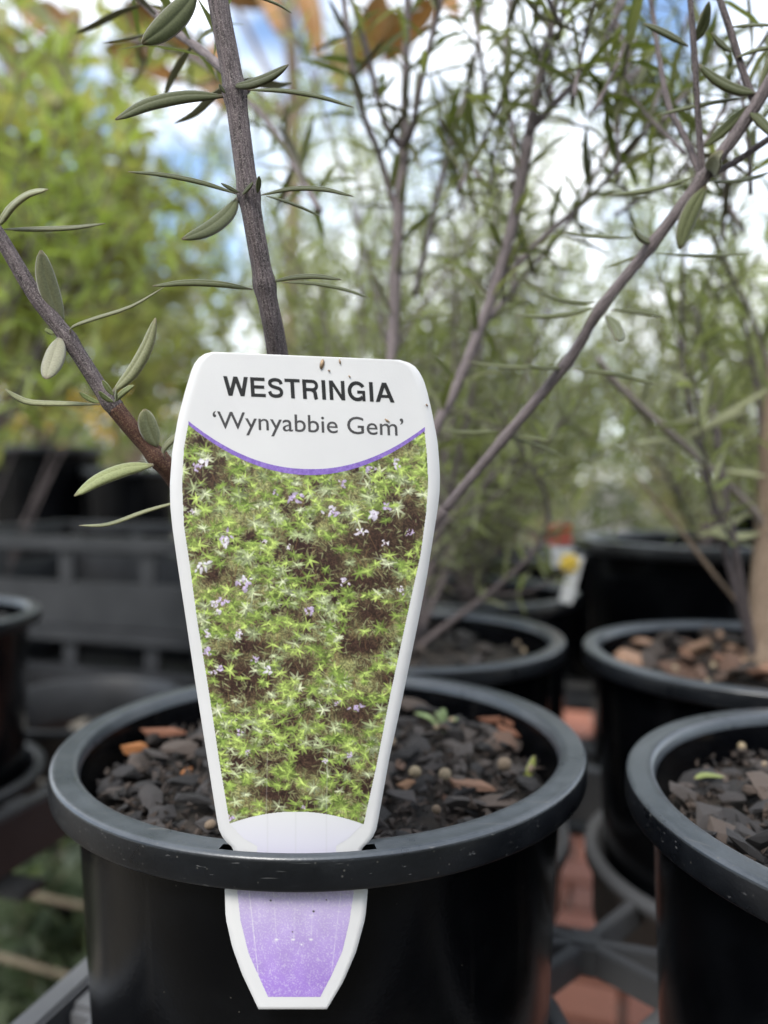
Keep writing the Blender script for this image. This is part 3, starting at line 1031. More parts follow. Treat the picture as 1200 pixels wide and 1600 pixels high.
LAY = 0.000035
def raster_part(name, im, x0, y0, ss, inside, lift):
    h, w = im.shape[:2]
    gx = x0 + np.arange(w + 1) / ss; gy = y0 + np.arange(h + 1) / ss
    GX, GY = np.meshgrid(gx, gy)
    pts = surf(GX, GY, lift)
    keep = inside((GX[:-1, :-1] + GX[1:, 1:]) / 2, (GY[:-1, :-1] + GY[1:, 1:]) / 2)
    idx = np.arange((h + 1) * (w + 1)).reshape(h + 1, w + 1)
    q = np.stack([idx[:-1, :-1], idx[1:, :-1], idx[1:, 1:], idx[:-1, 1:]], -1)[keep]
    used, inv = np.unique(q, return_inverse=True)
    q = inv.reshape(-1, 4)
    pv = pts.reshape(-1, 3)[used] - np.array(TAG_C)
    col = s2l(im) * 0.84
    cc = np.zeros((h + 1, w + 1, 3)); cc[:-1, :-1] = col; cc[-1, :-1] = col[-1]; cc[:-1, -1] = col[:, -1]; cc[-1, -1] = col[-1, -1]
    cv = cc.reshape(-1, 3)[used]
    me = bpy.data.meshes.new(name)
    me.vertices.add(len(pv)); me.vertices.foreach_set('co', pv.astype(np.float32).ravel())
    me.loops.add(q.size); me.loops.foreach_set('vertex_index', q.astype(np.int32).ravel())
    me.polygons.add(len(q)); me.polygons.foreach_set('loop_start', np.arange(0, q.size, 4, dtype=np.int32))
    me.update(calc_edges=True)
    me.polygons.foreach_set('use_smooth', np.ones(len(q), bool))
    a = me.color_attributes.new('Col', 'FLOAT_COLOR', 'POINT')
    c4 = np.ones((len(pv), 4), np.float32); c4[:, :3] = cv
    a.data.foreach_set('color', c4.ravel())
    me.materials.append(M_PRINT)
    return obj(name, me, the_tag)


def surf(GX, GY, lift):
    t = np.clip((1330 - GY) / 780.0, 0, 1)
    base = 0.1768 - 0.006 * t
    x = (GX - (462 + 14 * t)) / F * base
    k = (1.0 / 0.083) * (1 - 0.75 * np.minimum(t * 1.6, 1.0))
    d = base + 0.5 * k * x * x
    d = np.where(GY > 1388, d - 0.0004 * (GY - 1388) / 190.0, d) - lift
    a = (GX - 600) / F; b = (800 - GY) / F
    s = d / (cp - b * sp)
    return np.stack([a * s, d, CAMZ + (sp + b * cp) * s], -1)


def inside_photo(x, y):
    l = curve_y(ph_left, y.ravel()).reshape(y.shape); r = curve_y(ph_right, y.ravel()).reshape(y.shape)
    return (x > l) & (x < r) & (y > band_low(x) - 1.5) & (y < foot(x))


pp = raster_part('printed_photo', img, X0, Y0, SS, inside_photo, LAY)
pp["label"] = 'printed photo of green whorled foliage with lilac white flowers'

# purple band under the lettering
n = 60
bv, bf = [], []
for i in range(n + 1):
    x = 294.5 + (664 - 294.5) * i / n
    bv += [T(x, band_high(x), LAY * 1.7), T(x, band_low(x), LAY * 1.7)]
for i in range(n):
    bf.append((2 * i, 2 * i + 1, 2 * i + 3, 2 * i + 2))
tagpart('purple_band', bv, bf, M_PURP)

# the foot of the print (pale lilac to white) and the tongue below the rim
h, w = int((1342 - 1262)), int((592 - 340))
yy2, xx2 = np.mgrid[0:h, 0:w]
py2, px2 = 1262 + yy2, 340 + xx2
imf = np.zeros((h, w, 3)); tt = np.clip((py2 - 1270) / 60.0, 0, 1)[..., None]
imf[:] = np.array([236, 236, 236]) * (1 - tt) + np.array([226, 223, 238]) * tt
for cx in (418, 462, 510):
    m = np.exp(-((px2 - cx) / 1.2) ** 2)[..., None] * 0.25
    imf = imf * (1 - m) + 205 * m
def inside_foot(x, y):
    l = np.interp(y, [1268, 1288, 1310, 1322], [359, 360, 380, 402]); r = np.interp(y, [1268, 1288, 1310, 1322], [568, 567, 545, 525])
    return (y > foot(x) + 0.5) & (y < 1340) & (x > l) & (x < r)
raster_part('printed_foot', imf, 340, 1262, 1.0, inside_foot, LAY)

ts = 1.25
h, w = int((1560 - 1372) * ts), int((556 - 366) * ts)
yy3, xx3 = np.mgrid[0:h, 0:w]
py3, px3 = 1372 + yy3 / ts, 366 + xx3 / ts
tt = np.clip((py3 - 1388) / 150.0, 0, 1)[..., None]
imt = np.array([206, 194, 226.0]) * (1 - tt) + np.array([172, 138, 220.0]) * tt
cell = vnoise(h, w, 3.0, 21); cell2 = vnoise(h, w, 2.2, 22)
m = np.clip((np.abs(cell - 0.5) < 0.09) * 0.6 * cell2 + (cell2 > 0.82) * 0.3, 0, 0.5)[..., None]
imt = imt * (1 - m) + 236 * m
imt *= (0.97 + 0.06 * vnoise(h, w, 25, 23))[..., None]
top = np.exp(-(py3 - 1388) / 9.0).clip(0, 1) * (vnoise(h, w, 3, 24) > 0.6) * 0.22
imt = imt * (1 - top[..., None]) + 110 * top[..., None]
for (xa, ya, xb, yb, al) in ((389, 1391, 405, 1535, 0.7), (427, 1391, 432, 1466, 0.4), (462, 1391, 459, 1466, 0.3), (490, 1391, 486, 1466, 0.3), (533, 1391, 518, 1520, 0.5)):
    t = np.clip((py3 - ya) / (yb - ya), 0, 1)
    m = (np.exp(-((px3 - (xa + (xb - xa) * t)) / 0.7) ** 2) * (py3 < yb) * al * (0.4 + vnoise(h, w, 6, 30)))[..., None].clip(0, 1)
    imt = imt * (1 - m) + 240 * m
for (a, b, rx_, c) in ((432, 1468, 3.2, 242), (458, 1468, 3.0, 242), (486, 1468, 3.2, 242), (471, 1476, 1.5, 245), (490, 1424, 1.8, 50), (423, 1407, 1.5, 60), (457, 1456, 1.2, 90), (510, 1406, 1.2, 90)):
    m = np.clip(1.4 - np.hypot((px3 - a) / rx_, (py3 - b) / min(rx_, 1.6)), 0, 1)[..., None]
    imt = imt * (1 - m) + c * m
tl = [(369, 1372), (370.5, 1391), (376, 1439), (388.5, 1490), (419, 1558)]
tr_ = [(554, 1372), (553, 1391), (546, 1439), (535, 1486), (517, 1526), (500, 1558)]
def inside_tongue(x, y):
    l = curve_y(tl, y.ravel()).reshape(y.shape); r = curve_y(tr_, y.ravel()).reshape(y.shape)
    return (x > l) & (x < r) & (y < 1558)
tp = raster_part('printed_tongue', np.clip(imt, 0, 255), 366, 1372, ts, inside_tongue, LAY)
tp["label"] = 'tapered tongue of the tag printed in fading purple'


def text_part(name, body, box, mat, offset, lift, shear=0.0):
    """box: left-baseline px, right-baseline px, cap height px, width fit; letters laid on the tag's surface"""
    (xa, ya), (xb, yb), cap = box
    cu = bpy.data.curves.new(name, 'FONT')
    cu.body = body
    cu.offset = offset
    cu.resolution_u = 4
    cu.fill_mode = 'FRONT'
    to = bpy.data.objects.new(name, cu)
    COL.objects.link(to)
    dg = bpy.context.evaluated_depsgraph_get()
    me0 = to.evaluated_get(dg).to_mesh()
    co = np.array([v.co[:] for v in me0.vertices]); fc = [tuple(p.vertices) for p in me0.polygons]
    to.evaluated_get(dg).to_mesh_clear()
    bpy.data.objects.remove(to)
    x0, x1 = co[:, 0].min(), co[:, 0].max()
    # cap height from a capital alone
    capu = 0.73 + offset
    fx = (co[:, 0] - x0) / (x1 - x0)
    px = xa + (xb - xa) * fx + shear * co[:, 1] / capu * cap
    py = ya + (yb - ya) * fx - co[:, 1] / capu * cap
    v3 = surf(px, py, lift)
    return tagpart(name, [tuple(v) for v in v3], fc, mat, smooth=False)


def bold_caps(word, box, lift, shear):
    """bold grotesque capitals drawn stroke by stroke (cap height 1)"""
    def bar(b0, b1, t0, t1): return [(b0, 0), (b1, 0), (t1, 1), (t0, 1)]
    def box_(x0, x1, y0, y1): return [(x0, y0), (x1, y0), (x1, y1), (x0, y1)]
    def stroke_(path, wd):
        out = []
        n = len(path)
        L_, R_ = [], []
        for i in range(n):
            a_, b_ = path[max(i - 1, 0)], path[min(i + 1, n - 1)]
            dx, dy = b_[0] - a_[0], b_[1] - a_[1]
            l = math.hypot(dx, dy) or 1
            nx, ny = -dy / l * wd / 2, dx / l * wd / 2
            L_.append((path[i][0] + nx, path[i][1] + ny)); R_.append((path[i][0] - nx, path[i][1] - ny))
        return [[R_[i], R_[i + 1], L_[i + 1], L_[i]] for i in range(n - 1)]
    def arc(cx, cy, rx, ry, a0, a1, n=20):
        return [(cx + rx * math.cos(math.radians(a0 + (a1 - a0) * i / n)), cy + ry * math.sin(math.radians(a0 + (a1 - a0) * i / n))) for i in range(n + 1)]
    g = {}
    g['W'] = (1.315, [bar(.235, .44, .01, .22), bar(.235, .44, .545, .755)[:], bar(.865, 1.07, .545, .755), bar(.865, 1.07, 1.09, 1.30)])
    g['E'] = (.929, [box_(.1, .295, 0, 1), box_(.295, .85, .83, 1), box_(.295, .81, .43, .595), box_(.295, .87, 0, .17)])
    sp_ = [tuple(q) for q in spline([(.775, .70), (.70, .86), (.47, .922), (.25, .86), (.18, .73), (.26, .60), (.47, .525), (.69, .45), (.77, .29), (.69, .135), (.46, .078), (.23, .14), (.145, .31)], 5)]
    g['S'] = (.929, stroke_(sp_, .18))
    g['T'] = (.851, [box_(.03, .82, .83, 1), box_(.327, .523, 0, .83)])
    g['R'] = (1.006, [box_(.1, .295, 0, 1)] + stroke_([(.295, .915)] + [(.45, .915)] + arc(.62, .7, .215, .215, 90, -90, 14) + [(.45, .485), (.295, .485)], .17) + stroke_([(.58, .47), (.68, .42), (.735, .33), (.75, .2), (.765, .08), (.80, 0)], .195))
    g['I'] = (.387, [box_(.095, .292, 0, 1)])
    g['N'] = (1.006, [box_(.1, .29, 0, 1), box_(.715, .905, 0, 1), [(.29, .69), (.715, 0), (.715, .31), (.29, 1)]])
    g['G'] = (1.084, stroke_(arc(.53, .5, .385, .42, 32, 318, 40), .19) + [box_(.54, .955, .38, .54), box_(.80, .955, 0, .38)])
    g['A'] = (1.006, [bar(.01, .225, .385, .60), bar(.78, .995, .405, .62), box_(.24, .76, .215, .375)])
    (xa, ya), (xb, yb), cap = box
    tot = sum(g[c][0] for c in word)
    vs_, fs_ = [], []
    x = 0.0; lay = 0
    for c in word:
        for poly in g[c][1]:
            lay = (lay + 1) % 8
            fx = np.array([(x + p[0]) / tot for p in poly]); fy = np.array([p[1] for p in poly])
            px = xa + (xb - xa) * fx + shear * fy * cap
            py = ya + (yb - ya) * fx - fy * cap
            v3 = surf(px, py, lift + 0.000004 * lay)
            b_ = len(vs_)
            vs_ += [tuple(v) for v in v3]; fs_.append(tuple(b_ + i for i in range(len(poly))))
        x += g[c][0]
    return tagpart('lettering', vs_, fs_, M_INK, smooth=False)


t1 = bold_caps('WESTRINGIA', ((350, 618), (617, 629), 30.5), LAY, -0.06)
t1["label"] = 'bold black capitals spelling WESTRINGIA'
t2 = text_part('lettering', '\u2018Wynyabbie Gem\u2019', ((333, 669), (631, 681), 28.5), M_INKG, 0.003, LAY, -0.04)
t2["label"] = 'grey lettering spelling Wynyabbie Gem in quote marks'
# flecks of dirt stuck to the tag
def fleck(px, py, a, l, w):
    mb = MB()
    c = T(px, py, 0.0003)
    e = P(px + 10, py, tag_depth(px, py)) - P(px, py, tag_depth(px, py)); s = e.length / 10
    vs = []
    for k in range(8):
        t = k * math.pi / 4
        x, y = math.cos(t) * l / 2, math.sin(t) * w / 2
        vs.append(c + Vector(((x * math.cos(a) - y * math.sin(a)) * s, 0.0001, -(x * math.sin(a) + y * math.cos(a)) * s)) - TAG_C)
    vs.append(c + Vector((0, -0.0003, 0)) - TAG_C)
    mb.add(vs, [(k, (k + 1) % 8, 8) for k in range(8)] + [tuple(range(7, -1, -1))])
    mb.build('dirt_fleck', M_DIRT, the_tag)
for f in ((503, 569, 1.8, 17, 7), (531, 565, 1.4, 9, 3), (514, 579, 0.2, 4, 3), (546, 588, 0.8, 5, 2.5), (605, 657, 0.6, 10, 3), (667, 633, 1.0, 5, 3)):
    fleck(*f)

# ------------------------------------------------------------------ leaves
TOP = np.array([0.085, 0.095, 0.038]); UND = np.array([0.25, 0.24, 0.16])
PALE = np.array([0.23, 0.235, 0.13]); BROWN = np.array([0.13, 0.075, 0.05]); PURP = np.array([0.13, 0.05, 0.045])


def leaf_geo(curve, width, normal, top, under, twist=0.0, fold=0.28, petiole=0.06, nseg=14):
    """solid lanceolate leaf with a sunk midrib and rolled margins along a 3-D curve"""
    pts = spline(curve, max(3, nseg // max(1, len(curve) - 1)))
    pts = [Vector(p) for p in pts]
    m = len(pts)
    vs, cs, fs = [], [], []
    sec = [(-1.0, -0.35), (-0.86, 0.02), (-0.45, 0.17), (-0.1, 0.14), (0.0, 0.07), (0.1, 0.14), (0.45, 0.17), (0.86, 0.02), (1.0, -0.35), (0.72, -0.28), (0.3, -0.06), (0.0, -0.13), (-0.3, -0.06), (-0.72, -0.28)]
    q = len(sec)
    for i in range(m):
        t = i / (m - 1)
        tg = (pts[min(i + 1, m - 1)] - pts[max(i - 1, 0)]).normalized()
        nn = (normal - tg * normal.dot(tg)).normalized()
        sd = tg.cross(nn)
        a = twist * (t - 0.3)
        nn, sd = nn * math.cos(a) + sd * math.sin(a), sd * math.cos(a) - nn * math.sin(a)
        if t < petiole: wd = 0.16 + 0.1 * t / petiole
        else:
            s = (t - petiole) / (1 - petiole)
            wd = max(0.10, 1.96 * (s + 0.03) ** 0.55 * max(1 - s, 0.0) ** 0.62 * 0.98)
            wd = min(wd, 1.0)
        hw = width * 0.5 * wd
        for k, (x, z) in enumerate(sec):
            vs.append(pts[i] + sd * (x * hw) + nn * (z * hw * (fold / 0.28)))
            c = top if k in (1, 2, 3, 5, 6, 7) else (top * 1.15 + 0.01 if k == 4 else (under if k >= 9 else (top * 0.6 + BROWN * 0.55)))
            if t > 0.93: c = c * 0.4 + BROWN * 0.6
            if t < petiole * 1.2: c = c * 0.4 + PURP * 0.6
            cs.append(c)
    for i in range(m - 1):
        for k in range(q):
            k2 = (k + 1) % q
            fs.append((i * q + k, (i + 1) * q + k, (i + 1) * q + k2, i * q + k2))
    fs.append(tuple(range(q))); fs.append(tuple((m - 1) * q + k for k in reversed(range(q))))
    return vs, fs, cs


plant = empty('westringia_plant', (MAIN.x, MAIN.y, RIMZ - 0.012))
PB = Vector(plant.location)
tag(plant, 'westringia shrub in the front pot, dark stems rising behind the tag', 'shrub')
UP = Vector((0, 0, 1)); TOCAM = Vector((0, -1, 0))
N_LEAF = [0]


def hand_leaf(base, tip, w, d0, d1, normal, bow=0.0, top=TOP, under=UND, twist=0.0, mid=None, petiole=0.06):
    b, t = P(base[0], base[1], d0), P(tip[0], tip[1], d1)
    ax = t - b
    perp = Vector((-ax.z, 0, ax.x)).normalized()
    if mid is not None:
        cv = [b] + [P(mm[0], mm[1], d0 + (d1 - d0) * (i + 1) / (len(mid) + 1)) for i, mm in enumerate(mid)] + [t]
    else:
        cv = [b, b + ax * 0.33 + perp * (bow * ax.length * 0.85), b + ax * 0.68 + perp * (bow * ax.length * 0.85), t]
    wd = 1.12 * w / F * (d0 + d1) / 2
    vs, fs, cs = leaf_geo([tuple(c) for c in cv], wd, Vector(normal).normalized(), top, under, twist, petiole=petiole)
    me = make_mesh('leaf', [v - PB for v in vs], fs, M_LEAF, True, cs)
    N_LEAF[0] += 1
    return obj('leaf', me, plant)


D1 = 0.190
C_ = (0.1, -0.95, 0.35)           # blade faces the camera
E_ = (0.05, -0.72, 0.68)          # blade seen nearly edge on, top up
H_ = (0, -0.6, 0.8)
# the main stem's whorls
for a in [
    ((308, -16), (222, 68), 36, D1, D1 - .006, (0.35, -0.9, -0.3), 0.05),
    ((390, -6), (457, 21), 15, D1, D1 + .006, H_, 0.08),
    ((352, 150), (180, 187), 25, D1, D1 - .012, C_, -0.09),
    ((362, 134), (451, 101), 22, D1 - .002, D1 - .01, C_, -0.06),
    ((385, 140), (554, 168), 15, D1, D1 + .008, E_, 0.06),
    ((374, 304), (200, 268), 13, D1, D1 - .006, E_, -0.05),
    ((372, 308), (284, 374), 27, D1, D1 - .014, C_, 0.08),
    ((406, 305), (553, 307), 13, D1, D1 - .002, E_, 0.09),
    ((416, 306), (501, 338), 10, D1 + .002, D1 + .01, E_, 0.04),
    ((395, 452), (238, 447), 16, D1 + .003, D1 - .004, (0, -0.75, 0.65), -0.06),
    ((421, 441), (534, 437), 13, D1 + .003, D1 - .002, E_, 0.07),
    ((440, 441), (578, 466), 9, D1 + .004, D1 + .012, E_, 0.06),
    ((378, 304), (396, 284), 9, D1 - .003, D1 - .006, C_, 0.0),
    ((402, 302), (405, 275), 9, D1 - .002, D1 - .005, C_, 0.0),
    ((374, 301), (345, 286), 7, D1 - .002, D1 - .004, C_, 0.0),
    ((352, 146), (342, 131), 7, D1 - .003, D1 - .004, C_, 0.0),
]:
    hand_leaf(*a[:6], a[6] if len(a) > 6 else 0.0)
# the left branch: paler grey-green blades
D2 = 0.186
FR = np.array([0.22, 0.25, 0.095])
hand_leaf((-6, 356), (75, 296), 24, D2, D2 - .01, (0.3, -0.8, 0.5), 0.12, PALE, UND)
hand_leaf((6, 358), (165, 349), 13, D2, D2 + .004, E_, 0.0, PALE * 0.8, UND, mid=[(50, 357), (110, 355)])
hand_leaf((98, 506), (64, 391), 31, D2 + .002, D2 - .004, (0.3, -0.95, 0.2), 0.05, PALE, UND)
hand_leaf((110, 524), (257, 448), 13, D2, D2 - .006, (-0.2, -0.6, 0.8), 0.0, PALE * 0.85, UND, mid=[(113, 510), (150, 496), (205, 478)], petiole=0.12)
hand_leaf((94, 526), (72, 592), 32, D2, D2 - .016, (0.2, -0.75, 0.6), 0.0, UND * 0.95, UND)
hand_leaf((84, 522), (70, 514), 8, D2 - .002, D2 - .003, C_, 0.0, FR, FR)
hand_leaf((156, 632), (8, 608), 12, D2, D2 - .004, E_, 0.0, PALE, UND * 0.8, mid=[(110, 630), (50, 628), (25, 619)])
hand_leaf((176, 612), (243, 497), 27, D2, D2 - .008, (-0.3, -0.9, 0.3), -0.07, PALE, UND)
hand_leaf((178, 628), (210, 602), 12, D2 - .003, D2 - .008, C_, 0.06, FR, FR)
hand_leaf((178, 628), (154, 611), 9, D2 - .003, D2 - .007, C_, 0.06, FR, FR)
hand_leaf((156, 629), (124, 613), 9, D2 - .001, D2 - .003, C_, 0.06, FR, FR)
hand_leaf((178, 618), (160, 594), 9, D2 - .002, D2 - .004, C_, 0.03, FR, FR)
hand_leaf((181, 626), (182, 608), 8, D2 - .004, D2 - .008, C_, 0.03, FR, FR)
hand_leaf((246, 698), (226, 639), 30, D2 + .004, D2 + .0, (0.35, -0.9, 0.1), 0.05, PALE * 1.1, UND)
hand_leaf((258, 716), (296, 668), 16, D2 + .002, D2 + .001, (-0.5, -0.7, 0.5), 0.0, PALE, UND, mid=[(255, 702), (268, 686)], petiole=0.2)
hand_leaf((240, 726), (116, 775), 28, D2, D2 - .008, (-0.25, -0.85, 0.5), -0.10, FR * 0.6 + PALE * 0.4, UND)
hand_leaf((300, 778), (123, 821), 12, D2 + .003, D2 - .004, (0, -0.4, 0.9), 0.0, PALE, UND, mid=[(230, 797), (170, 818)])
# the right branch
D5 = 0.232
G5 = TOP * 1.1
for a in [
    ((1182, 145), (1092, 100), 24, .215, .212, C_, 0.08), ((1166, 152), (1024, 181), 16, .216, .222, H_, -0.03),
    ((1168, 166), (1098, 230), 16, .216, .222, C_, 0.03), ((1168, 168), (1212, 216), 20, .215, .212, C_, 0.04),
    ((1186, 150), (1222, 60), 18, .214, .212, C_, 0.0), ((1192, 150), (1260, 140), 16, .214, .212, H_, 0.03),
    ((1086, 275), (950, 304), 15, .222, .226, H_, 0.04), ((1112, 272), (1130, 236), 27, .221, .21, C_, 0.1),
    ((1106, 283), (1205, 268), 11, .222, .226, E_, -0.05), ((1104, 290), (1062, 390), 27, .221, .222, C_, -0.06),
    ((1022, 377), (990, 356), 16, .228, .222, C_, 0.1), ((990, 371), (878, 362), 12, .229, .231, H_, 0.02),
    ((1012, 390), (944, 418), 8, .229, .233, E_, 0.03), ((1026, 396), (1172, 395), 8, .228, .234, E_, -0.02),
    ((930, 473), (838, 454), 11, .234, .232, E_, 0.06), ((930, 480), (806, 492), 13, .234, .232, H_, 0.05),
    ((955, 484), (1036, 495), 12, .233, .229, E_, 0.04), ((946, 492), (964, 532), 24, .233, .215, C_, 0.1),
    ((882, 574), (818, 568), 10, .242, .238, E_, 0.05), ((880, 572), (730, 565), 9, .242, .252, E_, 0.03),
    ((896, 577), (1027, 601), 11, .241, .234, E_, 0.04), ((784, 672), (688, 671), 8, .252, .252, E_, 0.04),
    ((796, 683), (860, 690), 9, .252, .246, E_, 0.05), ((796, 685), (884, 716), 7, .252, .256, E_, 0.05),
    ((1076, 72), (1006, 37), 16, .218, .214, C_, -0.04), ((1085, 66), (1108, 2), 18, .218, .212, C_, -0.08),
    ((1144, 80), (1112, 50), 14, .216, .214, C_, 0.05), ((1140, 42), (1220, 40), 12, .216, .212, E_, 0.04),
    ((1150, 90), (1230, 72), 16, .215, .212, H_, 0.08),
]:
    hand_leaf(*a, top=G5)

# ---- stems
def ridge_fn(seed, amp=0.05, k=4):
    r = random.Random(seed)
    ph = [r.uniform(0, 6) for _ in range(4)]
    return lambda a, l: 1 + amp * math.cos(k * a + ph[0]) + amp * 0.5 * math.sin(9 * a + ph[1] + l * 20) + amp * 0.4 * math.sin(13 * a + ph[2] - l * 55)


def stem_part(pix, rpx, mat, parent, origin, name='stem', nseg=10, seed=1, per=8, nodes=(), amp=0.05):
    """pix: (px, py, depth); rpx: radius in pixels at each point"""
    data = [tuple(P(*p)) + (r / F * p[2],) for p, r in zip(pix, rpx)]
    sp_ = spline(data, per)
    pts = [Vector(q[:3]) - origin for q in sp_]
    rad = [max(q[3], 0.0002) for q in sp_]
    for (nx, ny, nd) in nodes:                       # swollen nodes
        c = P(nx, ny, nd) - origin
        for i, p in enumerate(pts):
            dd = (p - c).length
            rad[i] *= 1 + 0.22 * math.exp(-(dd / 0.0022) ** 2)
    mb = MB()
    mb.tube(pts, rad, nseg, ridge_fn(seed, amp))
    return mb.build(name, mat, parent)


stem_part([(330, -60, .192), (346, 30, .191), (367, 145, .190), (388, 300, .190), (413, 445, .193), (432, 545, .199), (455, 720, .222), (480, 960, .247), (492, 1150, .26)],
          [15, 15, 15.5, 15, 14.5, 15.5, 17, 18, 18], M_STEM, plant, PB, nseg=28, seed=2, per=14, nodes=[(368, 145, .19), (388, 302, .19), (413, 445, .193)])
stem_part([(-50, 300, .184), (-5, 362, .185), (55, 462, .186), (108, 532, .187), (160, 612, .188), (182, 640, .1885), ], [9, 10, 11.5, 11, 11.5, 12], M_STEM, plant, PB, nseg=20, seed=3, per=12, nodes=[(108, 530, .187), (172, 628, .188)])
stem_part([(180, 637, .1884), (212, 676, .19), (248, 716, .192), (275, 750, .196), (340, 850, .215), (430, 1000, .245), (486, 1150, .259)],
          [13, 12.5, 13, 14, 13, 12, 11], M_STEMB, plant, PB, nseg=20, seed=4, per=12, nodes=[(248, 714, .192)])
stem_part([(693, 798, .262), (785, 688, .252), (886, 566, .242), (938, 482, .234), (1017, 384, .228), (1098, 278, .222), (1150, 210, .218), (1190, 150, .214), (1230, 80, .21)],
          [7.5, 8, 8.5, 8.5, 9, 9.5, 10, 10, 9], M_STEML, plant, PB, nseg=16, seed=5, per=10, nodes=[(785, 688, .252), (886, 566, .242), (938, 482, .234), (1017, 384, .228), (1098, 278, .222)])
stem_part([(486, 1150, .262), (590, 960, .265), (640, 868, .264), (695, 796, .262)], [11, 10.5, 10, 9.5], M_STEM, plant, PB, nseg=12, seed=5)
stem_part([(1098, 278, .222), (1090, 170, .219), (1084, 70, .217), (1076, -30, .215)], [6, 5, 5, 4], M_STEM, plant, PB, seed=6)
stem_part([(1096, 276, .223), (1070, 215, .23), (1045, 165, .236), (1030, 90, .242), (1014, -20, .25)], [6, 5, 5, 4, 4], M_STEM, plant, PB, seed=6)
stem_part([(1180, 165, .216), (1160, 110, .216), (1140, 45, .216), (1118, -20, .216)], [6, 5, 5, 4], M_STEM, plant, PB, seed=7)
stem_part([(1104, 276, .222), (1150, 252, .222), (1200, 218, .221), (1260, 180, .22)], [5, 5, 5, 4], M_STEM, plant, PB, seed=8)
AUTO = []          # (pixel polyline, node gap) for stems that get whorls automatically
def auto(pix, rpx, seed, mat=M_STEML, gap=0.0135, ll=(0.017, 0.027), skip=0.0):
    stem_part(pix, rpx, mat, plant, PB, seed=seed, nseg=8, per=6)
    AUTO.append((pix, gap, seed, ll, skip))


auto([(490, 1150, .268), (560, 850, .30), (605, 640, .318), (613, 546, .325), (621, 364, .33), (631, 234, .335)], [9, 9, 10, 10, 9.5, 9], 11, skip=0.3, gap=0.016)
auto([(631, 234, .335), (601, 189, .33), (575, 87, .325), (550, 0, .32), (536, -50, .32)], [7, 5, 5, 4, 4], 12)
auto([(618, 330, .333), (592, 240, .33), (564, 168, .325), (547, 80, .32), (533, -40, .32)], [5, 5, 5, 5, 4], 13)
auto([(631, 234, .335), (634, 105, .34), (638, -40, .34)], [7, 6, 5], 14)
auto([(631, 234, .335), (645, 196, .32), (659, 122, .31), (694, -20, .30)], [6, 5, 4.5, 4], 15)
auto([(648, 462, .36), (673, 350, .37), (700, 240, .38), (740, 100, .39), (760, -30, .39)], [5, 5, 5, 4, 3], 16)
auto([(500, 1150, .27), (600, 860, .29), (660, 710, .298), (715, 600, .30), (752, 505, .302), (772, 452, .303), (802, 345, .303), (826, 215, .30)], [9, 9, 9, 9, 9, 9, 9.5, 10], 17, skip=0.35, gap=0.017)
auto([(826, 215, .30), (842, 130, .295), (860, 50, .29), (875, -40, .29)], [8, 7, 6, 5], 18)
auto([(830, 200, .30), (880, 148, .30), (930, 92, .30), (975, 0, .295)], [7, 6, 5, 5], 19)
auto([(812, 300, .302), (800, 200, .32), (790, 100, .33), (800, -30, .34)], [5, 4, 4, 3], 20)
auto([(772, 452, .303), (850, 370, .31), (930, 300, .32), (1000, 215, .33), (1040, 120, .34)], [5, 5, 4, 4, 3], 21)
auto([(745, 520, .302), (820, 430, .33), (900, 330, .35), (960, 200, .37), (990, 60, .38)], [5, 4, 4, 4, 3], 22)
auto([(385, 140, .2), (310, 75, .22), (262, 40, .235), (190, -30, .26)], [8, 7, 6, 5], 23)
auto([(420, 470, .205), (500, 330, .30), (450, 240, .34), (400, 170, .36), (300, 90, .40), (200, 60, .42)][1:], [5, 5, 5, 4, 4], 24)

tw = random.Random(404)
for k in range(34):                      # fine side twigs in the crown
    bx, by = tw.choice([(1010, 120), (1080, 300), (1120, 200), (1150, 330), (950, 150), (690, 240), (740, 300), (800, 320), (840, 150), (870, 120), (930, 200), (960, 280), (760, 160), (900, 60), (1000, 160), (1040, 210), (680, 350), (780, 420), (1060, 120), (980, 330)])
    d_ = tw.uniform(.25, .42)
    a_ = tw.uniform(-2.3, -0.5)
    l_ = tw.uniform(110, 230)
    bx += tw.uniform(-30, 30); by += tw.uniform(-30, 60)
    auto([(bx, by, d_), (bx + l_ * .5 * math.cos(a_) + tw.uniform(-12, 12), by + l_ * .5 * math.sin(a_), d_ + tw.uniform(-.02, .02)), (bx + l_ * math.cos(a_), by + l_ * math.sin(a_), d_ + tw.uniform(-.03, .03))], [3.5, 3, 2], 200 + k, gap=0.013)

# leaf templates shared by the automatic whorls
def template(bend, wr, seed):
    cv = [(0, 0, 0), (0.33, 0, 0.03 + bend * 0.5), (0.68, 0, bend), (1, 0, bend * 0.4)]
    vs, fs, cs = leaf_geo(cv, wr, Vector((0, 0, 1)), TOP * 1.05, UND, 0.3 * (seed - 1), nseg=9)
    return make_mesh('leaf', vs, fs, M_LEAF, True, cs)


TEMPL = [template(b, w, i) for i, (b, w) in enumerate(((0.06, 0.13), (-0.04, 0.15), (0.02, 0.11), (0.1, 0.14)))]


def whorl_dirs(tg, k, n, phase, lift):
    up = Vector((1, 0, 0)) if abs(tg.x) < 0.8 else Vector((0, 1, 0))
    a = tg.cross(up).normalized(); b = tg.cross(a)
    t = phase + 2 * math.pi * k / n
    return ((a * math.cos(t) + b * math.sin(t)) * math.cos(lift) + tg * math.sin(lift)).normalized()


def frame(loc, d, s, nrm=UP):
    y = nrm.cross(d)
    if y.length < 1e-3: y = Vector((1, 0, 0)).cross(d)
    y.normalize(); z = d.cross(y)
    return Matrix(((d.x * s, y.x * s, z.x * s, loc.x), (d.y * s, y.y * s, z.y * s, loc.y), (d.z * s, y.z * s, z.z * s, loc.z), (0, 0, 0, 1)))


